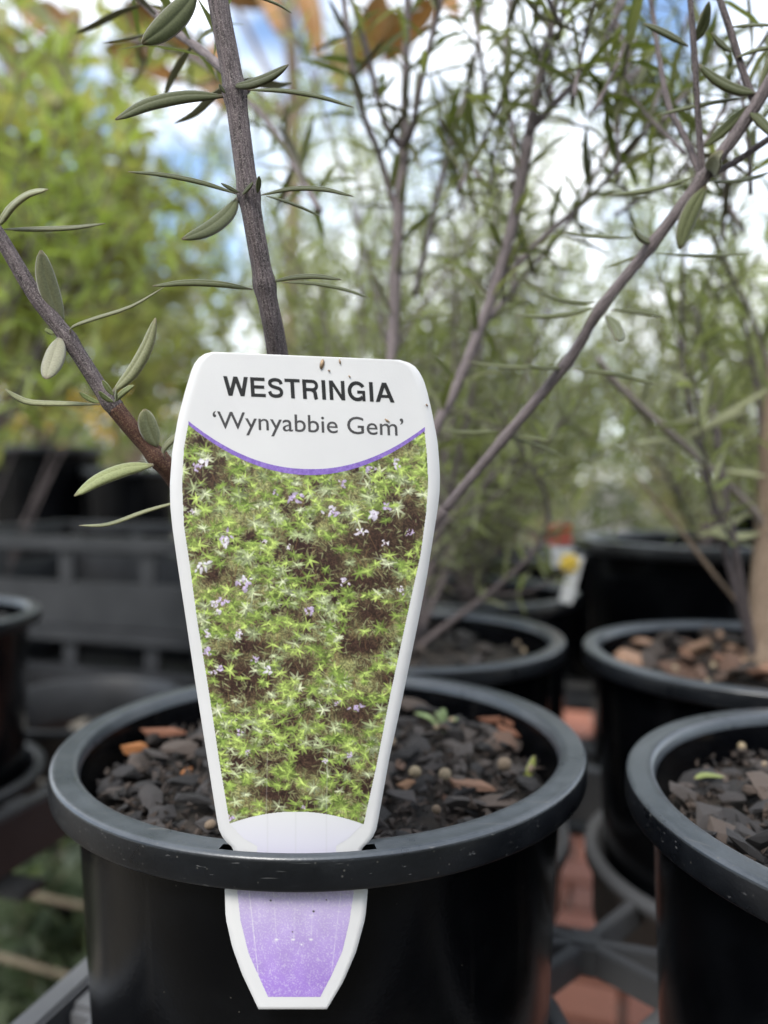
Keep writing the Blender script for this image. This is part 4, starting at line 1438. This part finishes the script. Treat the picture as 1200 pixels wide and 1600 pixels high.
ar = random.Random(77)
auto_leaves = []
for pix, gap, seed, ll, skip in AUTO:
    sp_ = [Vector(q) for q in spline([tuple(P(*p)) for p in pix], 20)]
    acc, nxt, ph = 0.0, gap * 0.5, seed
    tot = sum((b - a).length for a, b in zip(sp_, sp_[1:]))
    for a, b in zip(sp_, sp_[1:]):
        acc += (b - a).length
        if acc < nxt: continue
        nxt += gap * ar.uniform(0.8, 1.2)
        if acc < tot * skip: continue
        ph += 0.9
        tg = (b - a).normalized()
        for k in range(3):
            d = whorl_dirs(tg, k, 3, ph, ar.uniform(0.15, 0.75))
            auto_leaves.append((b, d, ar.uniform(*ll)))
ar.shuffle(auto_leaves)
print('auto leaves', len(auto_leaves), 'hand', N_LEAF[0])
for i, (b, d, s) in enumerate(auto_leaves[:290 - N_LEAF[0]]):
    o = obj('leaf', TEMPL[i % 4], plant)
    nrm = (UP + Vector((ar.uniform(-.5, .5), ar.uniform(-.8, .2), 0))).normalized()
    o.matrix_basis = frame(b - PB, d, s, nrm)

REST = auto_leaves[290 - N_LEAF[0]:]

# ------------------------------------------------------------------ joined foliage of background plants
def low_leaf(wr, bend=0.08, fold=0.05):
    v = [(0, 0, 0), (.3, -.5 * wr, bend * .7 + fold * wr * 4), (.3, 0, bend * .7), (.3, .5 * wr, bend * .7 + fold * wr * 4),
         (.68, -.42 * wr, bend + fold * wr * 3), (.68, 0, bend), (.68, .42 * wr, bend + fold * wr * 3), (1, 0, bend * .2)]
    f = [(0, 1, 2), (0, 2, 3), (1, 4, 5), (1, 5, 2), (2, 5, 6), (2, 6, 3), (4, 7, 5), (5, 7, 6)]
    return np.array(v, float), np.array(f, int)


def mass(name, tmpl, pos, dirs, size, cols, mat, parent, origin, seed=0, label=None):
    v0, f0 = tmpl
    r = np.random.default_rng(seed)
    n = len(pos)
    d = np.asarray(dirs, float); d /= np.linalg.norm(d, axis=1)[:, None] + 1e-9
    up = np.tile([0, 0, 1.0], (n, 1)) + r.normal(0, 0.45, (n, 3))
    y = np.cross(up, d); y /= np.linalg.norm(y, axis=1)[:, None] + 1e-9
    z = np.cross(d, y)
    s = np.asarray(size, float)[:, None, None]
    co = (v0[None, :, 0:1] * d[:, None, :] + v0[None, :, 1:2] * y[:, None, :] + v0[None, :, 2:3] * z[:, None, :]) * s + (np.asarray(pos, float) - np.array(origin))[:, None, :]
    m = len(v0)
    fc = (f0[None] + (np.arange(n) * m)[:, None, None]).reshape(-1, 3)
    me = bpy.data.meshes.new(name)
    me.vertices.add(n * m); me.vertices.foreach_set('co', co.astype(np.float32).ravel())
    me.loops.add(fc.size); me.loops.foreach_set('vertex_index', fc.astype(np.int32).ravel())
    me.polygons.add(len(fc)); me.polygons.foreach_set('loop_start', np.arange(0, fc.size, 3, dtype=np.int32))
    me.update(calc_edges=True)
    me.polygons.foreach_set('use_smooth', np.ones(len(fc), bool))
    a = me.color_attributes.new('Col', 'FLOAT_COLOR', 'POINT')
    c4 = np.ones((n, m, 4), np.float32); c4[:, :, :3] = np.asarray(cols, np.float32)[:, None, :]
    a.data.foreach_set('color', c4.ravel())
    me.materials.append(mat)
    o = obj(name, me, parent)
    o["kind"] = 'stuff'
    if label: o["label"] = label
    return o


LOWN = low_leaf(0.12); LOWO = low_leaf(0.5, 0.1, 0.03)


def grow(base, targets, r, wander, twig_n, twig_len, gap, start=0.25):
    """stems from base to each target with side twigs; returns [(points, r0, r1)]"""
    out = []
    for tgt in targets:
        base_v, t_v = Vector(base), Vector(tgt)
        mid = base_v.lerp(t_v, 0.45) + Vector((r.gauss(0, wander), r.gauss(0, wander), 0)) + Vector((0, 0, 0.05 * (t_v - base_v).length))
        main = [Vector(q) for q in spline([tuple(base_v), tuple(mid), tuple(t_v)], 12)]
        out.append((main, 1.0, 0.35))
        L = (t_v - base_v).length
        for k in range(twig_n):
            f = start + (1 - start) * (k + r.random()) / twig_n
            i = min(int(f * (len(main) - 1)), len(main) - 2)
            tg = (main[i + 1] - main[i]).normalized()
            d = whorl_dirs(tg, r.random() * 3, 3, r.uniform(0, 6), r.uniform(0.4, 1.0))
            tl = twig_len * r.uniform(0.5, 1.2)
            e = main[i] + d * tl + Vector((0, 0, 0.25 * tl))
            m2 = main[i] + d * tl * 0.5 + Vector((r.gauss(0, .04), r.gauss(0, .04), 0)) * tl
            tw = [Vector(q) for q in spline([tuple(main[i]), tuple(m2), tuple(e)], 8)]
            out.append((tw, 0.4, 0.15))
    return out


def shrub(name, label, base, targets, seed, stem_r, leaf_len, cols, tmpl=LOWN, mat=M_LEAFB, stem_mat=M_STEM, twig_n=9, twig_len=0.12, gap=0.016, whorl=3, cat='shrub', group=None, wander=0.03, start=0.25, trunk_mat=None, leaf_parts=0, bare=0.2):
    r = random.Random(seed)
    t = empty(name, base)
    tag(t, label, cat, group)
    ori = Vector(base)
    br = grow(base, targets, r, wander, twig_n, twig_len, gap, start)
    mb = MB()
    pos, dirs, size, cc = [], [], [], []
    c0, c1 = np.array(cols[0]), np.array(cols[1])
    for pts, a, b in br:
        n = len(pts)
        mb.tube([p - ori for p in pts], [stem_r * (a + (b - a) * i / (n - 1)) for i in range(n)], 6)
        acc, nxt, ph = 0.0, r.uniform(0, gap), r.uniform(0, 6)
        tot = sum((q - p).length for p, q in zip(pts, pts[1:]))
        for p, q in zip(pts, pts[1:]):
            seg = (q - p).length
            tg = (q - p).normalized()
            while nxt < acc + seg:
                if not (a == 1.0 and nxt < tot * bare):
                    at = p.lerp(q, (nxt - acc) / max(seg, 1e-6))
                    ph += 1.1
                    for k in range(whorl):
                        d = whorl_dirs(tg, k, whorl, ph, r.uniform(0.1, 0.9))
                        pos.append(tuple(at)); dirs.append(tuple(d)); size.append(leaf_len * r.uniform(0.65, 1.2)); cc.append(c0 + (c1 - c0) * r.random())
                nxt += gap * r.uniform(0.75, 1.3)
            acc += seg
    mb.build('stem', stem_mat, t)
    if pos: mass('foliage', tmpl, pos, dirs, size, cc, mat, t, ori, seed)
    return t


if REST:
    rc_ = np.random.default_rng(12)
    mass('foliage', LOWN, [tuple(q[0]) for q in REST], [tuple(q[1]) for q in REST], [q[2] for q in REST], TOP * 1.05 + (UND - TOP) * (rc_.random((len(REST), 1)) ** 2) * 0.7, M_LEAFB, plant, PB, 13)

GREY = ((0.13, 0.14, 0.075), (0.31, 0.32, 0.2))
OLIVE = ((0.08, 0.105, 0.035), (0.17, 0.205, 0.075))
YEL = ((0.16, 0.16, 0.055), (0.3, 0.295, 0.145))

# the row of pots behind
shrub('westringia_plant', 'grey-green westringia in the pot directly behind the tag', (PM2.x, PM2.y, RIMZ - .012),
      [P(470, 60, .5), P(560, 240, .55), P(690, 120, .5), P(800, 60, .45), P(760, 330, .45), P(880, 420, .5), P(900, 640, .42), P(770, 620, .4), P(820, 770, .47), P(420, 330, .55), P(500, 450, .5)],
      31, 0.0022, 0.021, GREY, twig_n=4, twig_len=0.08, gap=0.016, whorl=3, group='westringia plants in the rows behind')
woody = shrub('westringia_plant', 'westringia with a tan woody trunk at the right edge', (PR2.x, PR2.y, RIMZ - .010),
      [P(1240, 250, .40), P(1120, 60, .42), P(1010, 200, .46), P(1080, 420, .44), P(1300, 500, .36), P(950, 60, .44)],
      32, 0.002, 0.022, GREY, twig_n=5, twig_len=0.08, gap=0.017, group='westringia plants in the rows behind', bare=0.5)
WO = Vector(woody.location)
mbt = MB()
tr = spline([tuple(P(1190, 1056, .388) - WO) + (0.0075,), tuple(P(1192, 940, .388) - WO) + (0.0062,), tuple(P(1200, 800, .386) - WO) + (0.0055,), tuple(P(1207, 680, .385) - WO) + (0.005,), tuple(P(1215, 560, .385) - WO) + (0.004,)], 8)
mbt.tube([q[:3] for q in tr], [q[3] * random.Random(i).uniform(0.94, 1.06) for i, q in enumerate(tr)], 12, ridge_fn(9))
mbt.build('trunk', M_TRUNK, woody)
M_PINK = bark_material('pale_branch', (0.2, 0.16, 0.14), (0.36, 0.3, 0.27), (0.42, 0.38, 0.34))
stem_part([(1200, 835, .387), (1175, 795, .38), (1120, 742, .37), (1062, 690, .36), (1005, 640, .352), (962, 598, .345), (935, 560, .34)], [6, 6, 5.5, 5.5, 5, 5, 4], M_PINK, woody, WO, name='branch', nseg=8)
stem_part([(1172, 965, .40), (1110, 890, .40), (1045, 805, .40), (990, 740, .40)], [3, 3, 3, 2], M_TRUNK, woody, WO, name='twig', nseg=6)
PB_keep, plant_keep = PB, plant
PB, plant = WO, woody
for a in [((1170, 800), (1090, 838), 12, .38, .375, E_, .04), ((1062, 690), (1170, 640), 13, .36, .35, C_, .03), ((1056, 690), (990, 695), 12, .36, .352, E_, -.06),
          ((1190, 832), (1105, 832), 14, .385, .37, E_, .05), ((1004, 640), (1075, 575), 11, .352, .36, C_, .03), ((1064, 688), (1215, 600), 12, .36, .35, E_, .0),
          ((962, 600), (1030, 690), 10, .35, .36, C_, .05), ((1040, 668), (1110, 648), 11, .355, .345, C_, .02), ((1110, 735), (1200, 745), 11, .37, .36, E_, .03), ((1000, 636), (1016, 580), 12, .352, .35, C_, .0)]:
    hand_leaf(*a, top=PALE * 1.15, under=UND)
PB, plant = PB_keep, plant_keep

shrub('westringia_plant', 'bushy westringia in the middle pot of the third row', (PM3.x, PM3.y, RIMZ - .012),
      [P(640, 420, .7), P(720, 480, .65), P(760, 560, .62), P(840, 480, .7), P(700, 620, .6), P(930, 560, .65), P(650, 560, .65), P(780, 680, .58), P(860, 700, .58), P(740, 760, .55), P(560, 480, .7), P(700, 150, .75), P(780, 260, .7), P(620, 220, .75), P(850, 200, .75)],
      33, 0.002, 0.023, GREY, twig_n=9, twig_len=0.08, gap=0.014, group='westringia plants in the rows behind', bare=0.1)
shrub('westringia_plant', 'pale westringia in the taller pot behind the trunk', (PT.x, PT.y, CAMZ - .06),
      [P(1000, 380, .75), P(1090, 430, .7), P(1180, 480, .65), P(1060, 560, .62), P(960, 620, .62), P(1150, 620, .6), P(1000, 480, .7), P(1250, 420, .7), P(900, 110, .8), P(1000, 230, .8), P(1180, 320, .7)],
      34, 0.002, 0.023, ((0.15, 0.16, 0.08), (0.34, 0.35, 0.21)), twig_n=9, twig_len=0.09, gap=0.014, group='westringia plants in the rows behind', bare=0.1)
shrub('westringia_plant', 'westringia in the tall pot at the right edge', (PT2.x, PT2.y, CAMZ - .04),
      [P(1120, 400, 1.0), P(1220, 430, .95), P(1160, 540, .9), P(1260, 560, .9), P(1060, 470, 1.0), P(1080, 600, .9), P(1100, 300, 1.0), P(1010, 350, 1.0)],
      35, 0.002, 0.026, ((0.14, 0.16, 0.07), (0.3, 0.32, 0.16)), twig_n=9, twig_len=0.12, gap=0.016, group='westringia plants in the rows behind', bare=0.1)
shrub('westringia_plant', 'dense westringia in the far back pot behind the third row', (PM4.x, PM4.y, RIMZ - .012),
      [P(560, 420, 1.1), P(640, 400, 1.1), P(720, 440, 1.1), P(800, 430, 1.05), P(880, 480, 1.0), P(960, 520, 1.0), P(620, 540, 1.0), P(760, 590, .95), P(900, 620, .95), P(500, 520, 1.05), P(560, 220, 1.1), P(680, 300, 1.1), P(820, 320, 1.05), P(960, 280, 1.1), P(740, 160, 1.1), P(900, 180, 1.1)],
      36, 0.003, 0.03, ((0.12, 0.14, 0.06), (0.28, 0.29, 0.15)), twig_n=10, twig_len=0.14, gap=0.016, group='westringia plants in the rows behind', bare=0.1)
PL_ = shrub('westringia_plant', 'slender westringia in the pot at the left edge', (PL.x, PL.y, RIMZ - .012),
      [P(60, 60, .62), P(150, 200, .7), P(-60, 300, .6), P(180, 80, .75), P(230, 140, .6), P(120, 30, .6), P(290, 260, .7), P(90, 300, .62)],
      37, 0.0018, 0.03, ((0.15, 0.18, 0.05), (0.28, 0.32, 0.11)), twig_n=6, twig_len=0.10, gap=0.02, group='westringia plants in the rows behind', bare=0.6)

# broad-leaved plants on the left
b0 = BIG[0][0]; b1 = BIG[1][0]
rz0, rz1 = bz + 0.165 * 2.05 - 0.02, bz + 0.165 * 1.7 - 0.02
shrub('broadleaf_shrub', 'yellow-green broad-leaved shrub in the large pot at far left', (b0.x, b0.y, rz0),
      [P(20, 60, 1.9), P(90, 160, 2.0), P(170, 260, 2.1), P(40, 330, 1.8), P(150, 430, 1.9), P(-40, 200, 1.8), P(60, 520, 1.8), P(220, 480, 2.0), P(-30, 450, 1.8)],
      41, 0.006, 0.062, YEL, LOWO, M_BROAD, M_TRUNK, twig_n=7, twig_len=0.22, gap=0.05, whorl=2, wander=0.06, bare=0.15)
shrub('broadleaf_shrub', 'olive broad-leaved shrub in the large pot beside the tag', (b1.x, b1.y, rz1),
      [P(240, 400, 2.0), P(320, 430, 2.0), P(180, 470, 1.9), P(300, 330, 2.1), P(380, 470, 2.0), P(250, 560, 1.8), P(440, 420, 2.1)],
      42, 0.006, 0.055, ((0.15, 0.17, 0.05), (0.29, 0.31, 0.12)), LOWO, M_BROAD, M_TRUNK, twig_n=7, twig_len=0.2, gap=0.05, whorl=2, wander=0.06, bare=0.15)

shrub('broadleaf_shrub', 'yellow-green broad-leaved plant reaching in at the upper left corner', (-0.80, 0.95, 0.0),
      [P(10, 90, .8), P(60, 180, .75), P(-20, 260, .8), P(40, 20, .85), P(120, 200, .85), P(90, 300, .82), P(40, 380, .8), P(190, 300, .9), P(-40, 140, .75), P(150, 390, .9), P(190, 180, .95), P(270, 250, 1.1), P(250, 370, 1.05), P(330, 330, 1.15), P(230, 90, 1.05)],
      43, 0.0026, 0.052, YEL, LOWO, M_BROAD, M_STEM, twig_n=6, twig_len=0.12, gap=0.045, whorl=2, wander=0.05, bare=0.87, start=0.84)
PL2 = G(-0.3525, 1.101)
make_pot(PL2, 'black pot on the background bench, hidden behind the tag')
soil(PL2, RIMZ, 'potting mix in the background bench pot hidden behind the tag', 10, 0)
shrub('westringia_plant', 'olive westringia on the background bench, filling the gap behind the main stem', (PL2.x, PL2.y, RIMZ - .012),
      [P(250, 240, 1.2), P(320, 180, 1.25), P(400, 220, 1.2), P(480, 170, 1.15), P(540, 260, 1.1), P(580, 380, 1.1), P(300, 360, 1.2), P(440, 360, 1.15), P(360, 460, 1.1), P(500, 480, 1.1), P(240, 470, 1.2), P(520, 60, 1.2)],
      38, 0.003, 0.034, ((0.14, 0.16, 0.055), (0.3, 0.32, 0.14)), twig_n=10, twig_len=0.15, gap=0.02, group='westringia plants in the rows behind', bare=0.15)

# ------------------------------------------------------------------ far trees and hedge
def tree(name, label, px, d, top_py, spread, seed, cols, leaf=0.09, n=9, twn=12, twl=0.5, gap=0.09, cat='tree'):
    base = P(px, 751, d); base.z = 0.0
    r = random.Random(seed)
    tg = []
    for k in range(n):
        a = 2 * math.pi * k / n + r.uniform(-.3, .3)
        rr = spread * math.sqrt(r.random())
        topz = P(px, top_py, d).z
        tg.append(Vector((base.x + rr * math.cos(a), base.y + rr * math.sin(a), CAMZ * 0.9 + (topz - CAMZ * 0.9) * r.uniform(0.35, 1.0))))
    t = shrub(name, label, base, tg, seed, 0.02, leaf, cols, LOWO, M_BROAD, M_TRUNK, twig_n=twn, twig_len=twl, gap=gap, whorl=3, cat=cat, group='trees in the far background', wander=0.15, bare=0.3)
    return t


tree('background_tree', 'leafy green tree far behind the left pots', 130, 5.0, 330, 1.2, 51, ((0.13, 0.15, 0.05), (0.28, 0.3, 0.13)), n=11, twn=8)
tree('background_tree', 'olive tree far behind the top of the tag', 450, 6.0, 330, 1.4, 52, ((0.12, 0.14, 0.045), (0.26, 0.28, 0.1)), n=12, twn=9)
tree('background_tree', 'grey-green tree far behind the right stems', 800, 6.5, 440, 1.5, 53, ((0.14, 0.155, 0.06), (0.27, 0.29, 0.14)), n=12, twn=9)
tree('background_tree', 'grey-green tree far behind the right edge', 1130, 6.0, 400, 1.5, 54, ((0.14, 0.155, 0.06), (0.27, 0.29, 0.14)), n=12, twn=9)
tree('background_tree', 'tall tree beyond the left edge of the photo', -160, 6.5, 120, 1.4, 55, ((0.13, 0.15, 0.05), (0.28, 0.3, 0.13)), n=11, twn=8)

# hedge that closes the view near the horizon
hr = np.random.default_rng(60)
hn = 26000
hx = hr.uniform(-9, 9, hn); hy = hr.uniform(8.5, 9.8, hn)
top = 1.75 + 0.35 * np.sin(hx * 1.3) + 0.2 * np.sin(hx * 3.7 + 1)
hz = hr.random(hn) ** 0.8 * top
hc = np.array([0.06, 0.085, 0.03]) + (np.array([0.15, 0.18, 0.08]) - np.array([0.06, 0.085, 0.03])) * hr.random((hn, 1))
hedge = mass('hedge', LOWO, np.stack([hx, hy, hz], -1), hr.normal(0, 1, (hn, 3)) * [1, 1, 0.5], hr.uniform(0.07, 0.16, hn), hc, M_BROAD, None, (0, 0, 0), 61)
tag(hedge, 'dense green hedge closing the far background', 'hedge')

hn = 9000  # unseen leaf row added behind the camera to darken reflections in the pots
hx = hr.uniform(-2.6, 2.6, hn); hy = hr.uniform(-2.0, -1.2, hn); hz = hr.random(hn) ** 0.8 * (1.75 + 0.2 * np.sin(hx * 4))
hc = np.array([0.06, 0.085, 0.03]) + np.array([0.09, 0.1, 0.05]) * hr.random((hn, 1))
row = mass('hedge', LOWO, np.stack([hx, hy, hz], -1), hr.normal(0, 1, (hn, 3)) * [1, 1, 0.5], hr.uniform(0.07, 0.15, hn), hc, M_BROAD, None, (0, 0, 0), 62)
tag(row, 'unseen row of green plants added behind the camera to block horizon sky', 'hedge')

# ------------------------------------------------------------------ magnolia with rust-backed leaves
mag_base = P(452, 751, 1.75); mag_base.z = 0.0
mag = empty('magnolia_tree', mag_base)
tag(mag, 'magnolia with rust-brown leaf backs against the sky at the top', 'tree')
MO = Vector(mag_base)
mb = MB()
tp_ = spline([tuple(mag_base), tuple(P(455, 600, 1.75)), tuple(P(460, 200, 1.72)), tuple(P(450, 0, 1.7)), tuple(P(445, -200, 1.7))], 8)
mb.tube([Vector(q) - MO for q in tp_], [0.022 - 0.010 * i / (len(tp_) - 1) for i in range(len(tp_))], 10)
for e in ((300, 60), (180, 30), (560, 40), (640, 20), (120, 90), (330, -60)):
    q = spline([tuple(P(452, 190, 1.72)), tuple(P((452 + e[0]) / 2, (150 + e[1]) / 2 + 10, 1.7)), tuple(P(e[0], e[1], 1.66))], 6)
    mb.tube([Vector(x) - MO for x in q], [0.008 - 0.004 * i / (len(q) - 1) for i in range(len(q))], 7)
mb.build('trunk', M_TRUNK, mag)
RUST = np.array([0.27, 0.13, 0.035]); MGREEN = np.array([0.05, 0.09, 0.02])
mr_ = random.Random(9)
mleaves = [((185, 25), (330, 95), 70), ((335, 60), (365, 150), 52), ((120, 10), (95, 160), 50), ((60, 20), (130, 70), 45), ((560, 120), (600, -20), 62), ((540, 60), (530, 150), 46),
           ((600, 100), (690, -10), 52), ((470, -20), (500, 100), 44), ((260, -40), (420, 10), 60), ((640, 90), (590, 10), 44), ((20, -30), (70, 60), 50), ((160, 80), (290, 130), 46),
           ((300, 110), (370, 190), 40), ((90, 150), (60, 190), 36), ((640, -60), (720, 30), 50), ((-10, 40), (40, 130), 46), ((395, -60), (440, 60), 40)]
for (b_, t_, w_) in mleaves:
    d0 = mr_.uniform(1.6, 1.72)
    bb, te = P(b_[0], b_[1], d0), P(t_[0], t_[1], d0 - 0.05)
    ax = te - bb
    cv = [tuple(bb), tuple(bb + ax * .4 + Vector((0, -.01, .012))), tuple(te)]
    wd = w_ / F * d0
    vs, fs, cs = leaf_geo(cv, wd, Vector((mr_.uniform(-.3, .3), 0.8, 0.5)).normalized(), MGREEN, RUST * mr_.uniform(0.8, 1.2), mr_.uniform(-.5, .5), nseg=10)
    obj('leaf', make_mesh('leaf', [v - MO for v in vs], fs, M_MAG, True, cs), mag)

# ------------------------------------------------------------------ small things
# weed seedling in the front pot
wc = P(695, 1165, .30); wc.z = RIMZ - 0.013
weed = empty('weed_seedling', wc)
tag(weed, 'small pale green weed seedling growing in the front pot', 'weed')
WGREEN = np.array([0.25, 0.33, 0.15])
for (ax, ay, az, w_) in ((0.005, -0.002, 0.006, .0034), (-0.004, 0.0, 0.008, .003), (0.001, -0.006, 0.002, .0036), (-0.001, 0.002, 0.009, .0034), (-0.012, 0.003, 0.007, .0026)):
    vs, fs, cs = leaf_geo([(0, 0, 0), (ax * .5, ay * .5, az * .8), (ax, ay, az)], w_, Vector((0, -.3, 1)).normalized(), WGREEN, WGREEN * 1.2, nseg=8)
    obj('leaf', make_mesh('leaf', vs, fs, M_LEAF, True, cs), weed)

# a yellow-green fallen leaf against the inside of the rim
fc_ = P(872, 1222, .262)
vs, fs, cs = leaf_geo([(0, 0, 0), (0.003, 0.001, 0.003), (0.005, 0.003, 0.008)], 0.0035, Vector((0.2, -1, .2)).normalized(), np.array([0.3, 0.33, 0.08]), np.array([0.3, 0.33, 0.1]), nseg=8)
fo = obj('fallen_leaf', make_mesh('fallen_leaf', vs, fs, M_LEAF, True, cs), None, (MAIN.x + 0.066, MAIN.y - 0.008, RIMZ - 0.014))
tag(fo, 'yellow-green fallen leaf tucked inside the right rim of the front pot', 'leaf')
fo2 = obj('fallen_leaf', make_mesh('fallen_leaf', *leaf_geo([(0, 0, 0), (0.004, 0.001, 0.001), (0.010, 0.0, 0.0005)], 0.0028, Vector((0, -.3, 1)).normalized(), np.array([0.16, 0.19, 0.06]), np.array([0.3, 0.33, 0.1]), nseg=8)[:2], M_LEAF, True,
            leaf_geo([(0, 0, 0), (0.004, 0.001, 0.001), (0.010, 0.0, 0.0005)], 0.0028, Vector((0, -.3, 1)).normalized(), np.array([0.16, 0.19, 0.06]), np.array([0.3, 0.33, 0.1]), nseg=8)[2]), None)
q = P(1085, 1190, .24); fo2.location = (q.x, q.y, RIMZ - 0.008)
tag(fo2, 'green leaf lying on the bark in the lower right pot', 'leaf')


# orange bark nuggets the eye catches in the front pot
def nugget(px, py, d, s, mat, rz, label, tilt=0.3):
    q = P(px, py, d); q.z = RIMZ - 0.0075
    me = CHIPS[3].copy(); me.materials.clear(); me.materials.append(mat)
    o = obj('bark_chip', me, main_soil)
    o.location = q - Vector(main_soil.location)
    o.scale = s; o.rotation_euler = (tilt, 0.1, rz); o["label"] = label


M_OR = noise_mat('orange_bark', (0.28, 0.1, 0.03), (0.5, 0.21, 0.07), 300, 0.8, 0.5, 600)
M_CINN = noise_mat('cinnamon_bark', (0.16, 0.065, 0.035), (0.3, 0.13, 0.075), 300, 0.8, 0.5, 600)
nugget(207, 1182, .268, (0.012, 0.013, 0.02), M_OR, 0.2, 'bright orange bark chip')
nugget(292, 1232, .245, (0.007, 0.007, 0.012), M_OR, 1.2, 'orange bark chip')
nugget(790, 1185, .288, (0.018, 0.007, 0.012), M_CINN, -1.0, 'reddish bark sliver')
nugget(770, 1150, .30, (0.018, 0.008, 0.012), M_CINN, 0.2, 'reddish bark sliver')
nugget(800, 1155, .295, (0.016, 0.006, 0.01), M_CINN, -0.9, 'reddish bark sliver')
nugget(730, 1262, .235, (0.020, 0.013, 0.014), M_CHIPO, -0.3, 'pale grey brown bark chip')
nugget(250, 1155, .285, (0.022, 0.012, 0.014), M_CINN, 0.1, 'reddish bark chip')

# tag and flower seen blurred between the rear pots
st = empty('plant_tag', P(893, 905, .53))
tag(st, 'small blurred white tag with a yellow flower between the rear pots', 'plant tag')
SO = Vector(st.location)
mb = MB(); mb.box((0, 0, 0.0), (0.009, 0.0008, 0.034), Matrix.Rotation(0.25, 3, 'Y')); mb.build('tag_body', M_WHITE, st, False)
mb = MB()
c = P(889, 880, .528) - SO
for k in range(6):
    a = k * math.pi / 3
    p = [c + Vector((math.cos(a + s) * r_, -0.0006 - 0.0008 * (r_ < .004), math.sin(a + s) * r_)) for s, r_ in ((0, 0.0018), (-.5, .006), (0, .0075), (.5, .006))]
    mb.add(p, [(0, 1, 2, 3)])
mb.add([c + Vector((math.cos(k * .785) * .0034, -0.0017, math.sin(k * .785) * .0034)) for k in range(8)], [tuple(range(8))])
mb.build('printed_flower', M_YEL, st, False)
rt = empty('plant_tag', P(873, 835, .60)); tag(rt, 'small blurred red and white tag above the yellow flower tag', 'plant tag')
mb = MB(); mb.box((0, 0, 0), (0.02, 0.0008, 0.016), Matrix.Rotation(-0.1, 3, 'Y')); mb.build('tag_body', M_RED, rt, False)
mb = MB(); mb.box((0.003, 0, -0.018), (0.016, 0.0008, 0.0155)); mb.build('tag_stem', M_WHITE, rt, False)

# low plants on the ground seen through the gap at lower left, and bamboo stakes
lp = P(20, 751, 1.25); lp.z = 0.0
shrub('groundcover_plant', 'low dark green plant on the ground below the left trays', lp,
      [lp + Vector((x, y, z)) for x, y, z in ((-.3, .1, .3), (.25, .15, .32), (0, -.15, .34), (-.2, -.2, .28), (.2, -.1, .3), (.05, .3, .3), (.32, .3, .3), (-.15, .3, .33), (-.1, -.35, .25), (.15, -.35, .25))],
      71, 0.004, 0.06, ((0.07, 0.1, 0.06), (0.18, 0.22, 0.15)), LOWO, M_BROAD, M_TRUNK, twig_n=10, twig_len=0.18, gap=0.03, whorl=3, bare=0.1, cat='plant')
for pa, pb, lab in (((-60, 1375, .95), (150, 1420, 1.0), 'upper tan bamboo stake below the left trays'), ((-60, 1478, .9), (140, 1535, .95), 'lower tan bamboo stake below the left trays')):
    a, b = P(*pa), P(*pb)
    mb = MB(); pts = [a.lerp(b, i / 8) for i in range(9)]
    mb.tube([p - a for p in pts], [0.0042 * (1.12 if i % 3 == 0 else 1) for i in range(9)], 8)
    o = mb.build('bamboo_stake', M_BAMBOO, None, loc=a)
    tag(o, lab, 'stake')

# yellow flowering plant far at the left
yp = P(100, 751, 3.0); yp.z = 0
ys = shrub('flowering_shrub', 'blurred yellow-flowered plant behind the large left pots', yp,
      [Vector((yp.x + x, yp.y + y, 1.22 + z)) for x, y, z in ((-.3, 0, 0), (0, .1, .03), (.25, 0, 0), (.1, -.2, -.02), (-.15, -.2, -.03), (.42, .1, 0), (-.5, .1, .02))],
      81, 0.006, 0.07, ((0.09, 0.13, 0.03), (0.17, 0.22, 0.06)), LOWO, M_BROAD, M_TRUNK, twig_n=9, twig_len=0.2, gap=0.06, whorl=3, bare=0.3)
fr = np.random.default_rng(82)
fp = np.stack([yp.x + fr.normal(0, .3, 260), yp.y + fr.uniform(-.35, -.1, 260), fr.normal(1.2, .05, 260)], -1)
mass('blossom', LOWO, fp, fr.normal(0, 1, (260, 3)), fr.uniform(.03, .06, 260), np.array([0.6, 0.36, 0.05]) + fr.uniform(-.1, .1, (260, 1)) * [1, 1, 0.2], M_BROAD, ys, yp, 83)

# ------------------------------------------------------------------ every leaf hangs on the stem it grows from
def hang_leaves(root):
    stems = [c for c in root.children if c.name.split('.')[0] in ('stem', 'branch', 'twig', 'trunk')]
    pts, own = [], []
    for k, st_ in enumerate(stems):
        co = np.empty(len(st_.data.vertices) * 3, np.float32); st_.data.vertices.foreach_get('co', co)
        pts.append(co.reshape(-1, 3)); own += [k] * (len(co) // 3)
    pts = np.concatenate(pts)
    for lf in [c for c in root.children if c.name.split('.')[0] == 'leaf']:
        b = np.array(lf.matrix_basis.translation if lf.matrix_basis.translation.length > 1e-6 else lf.data.vertices[0].co)
        lf.parent = stems[own[int(((pts - b) ** 2).sum(1).argmin())]]


hang_leaves(plant)
hang_leaves(woody)
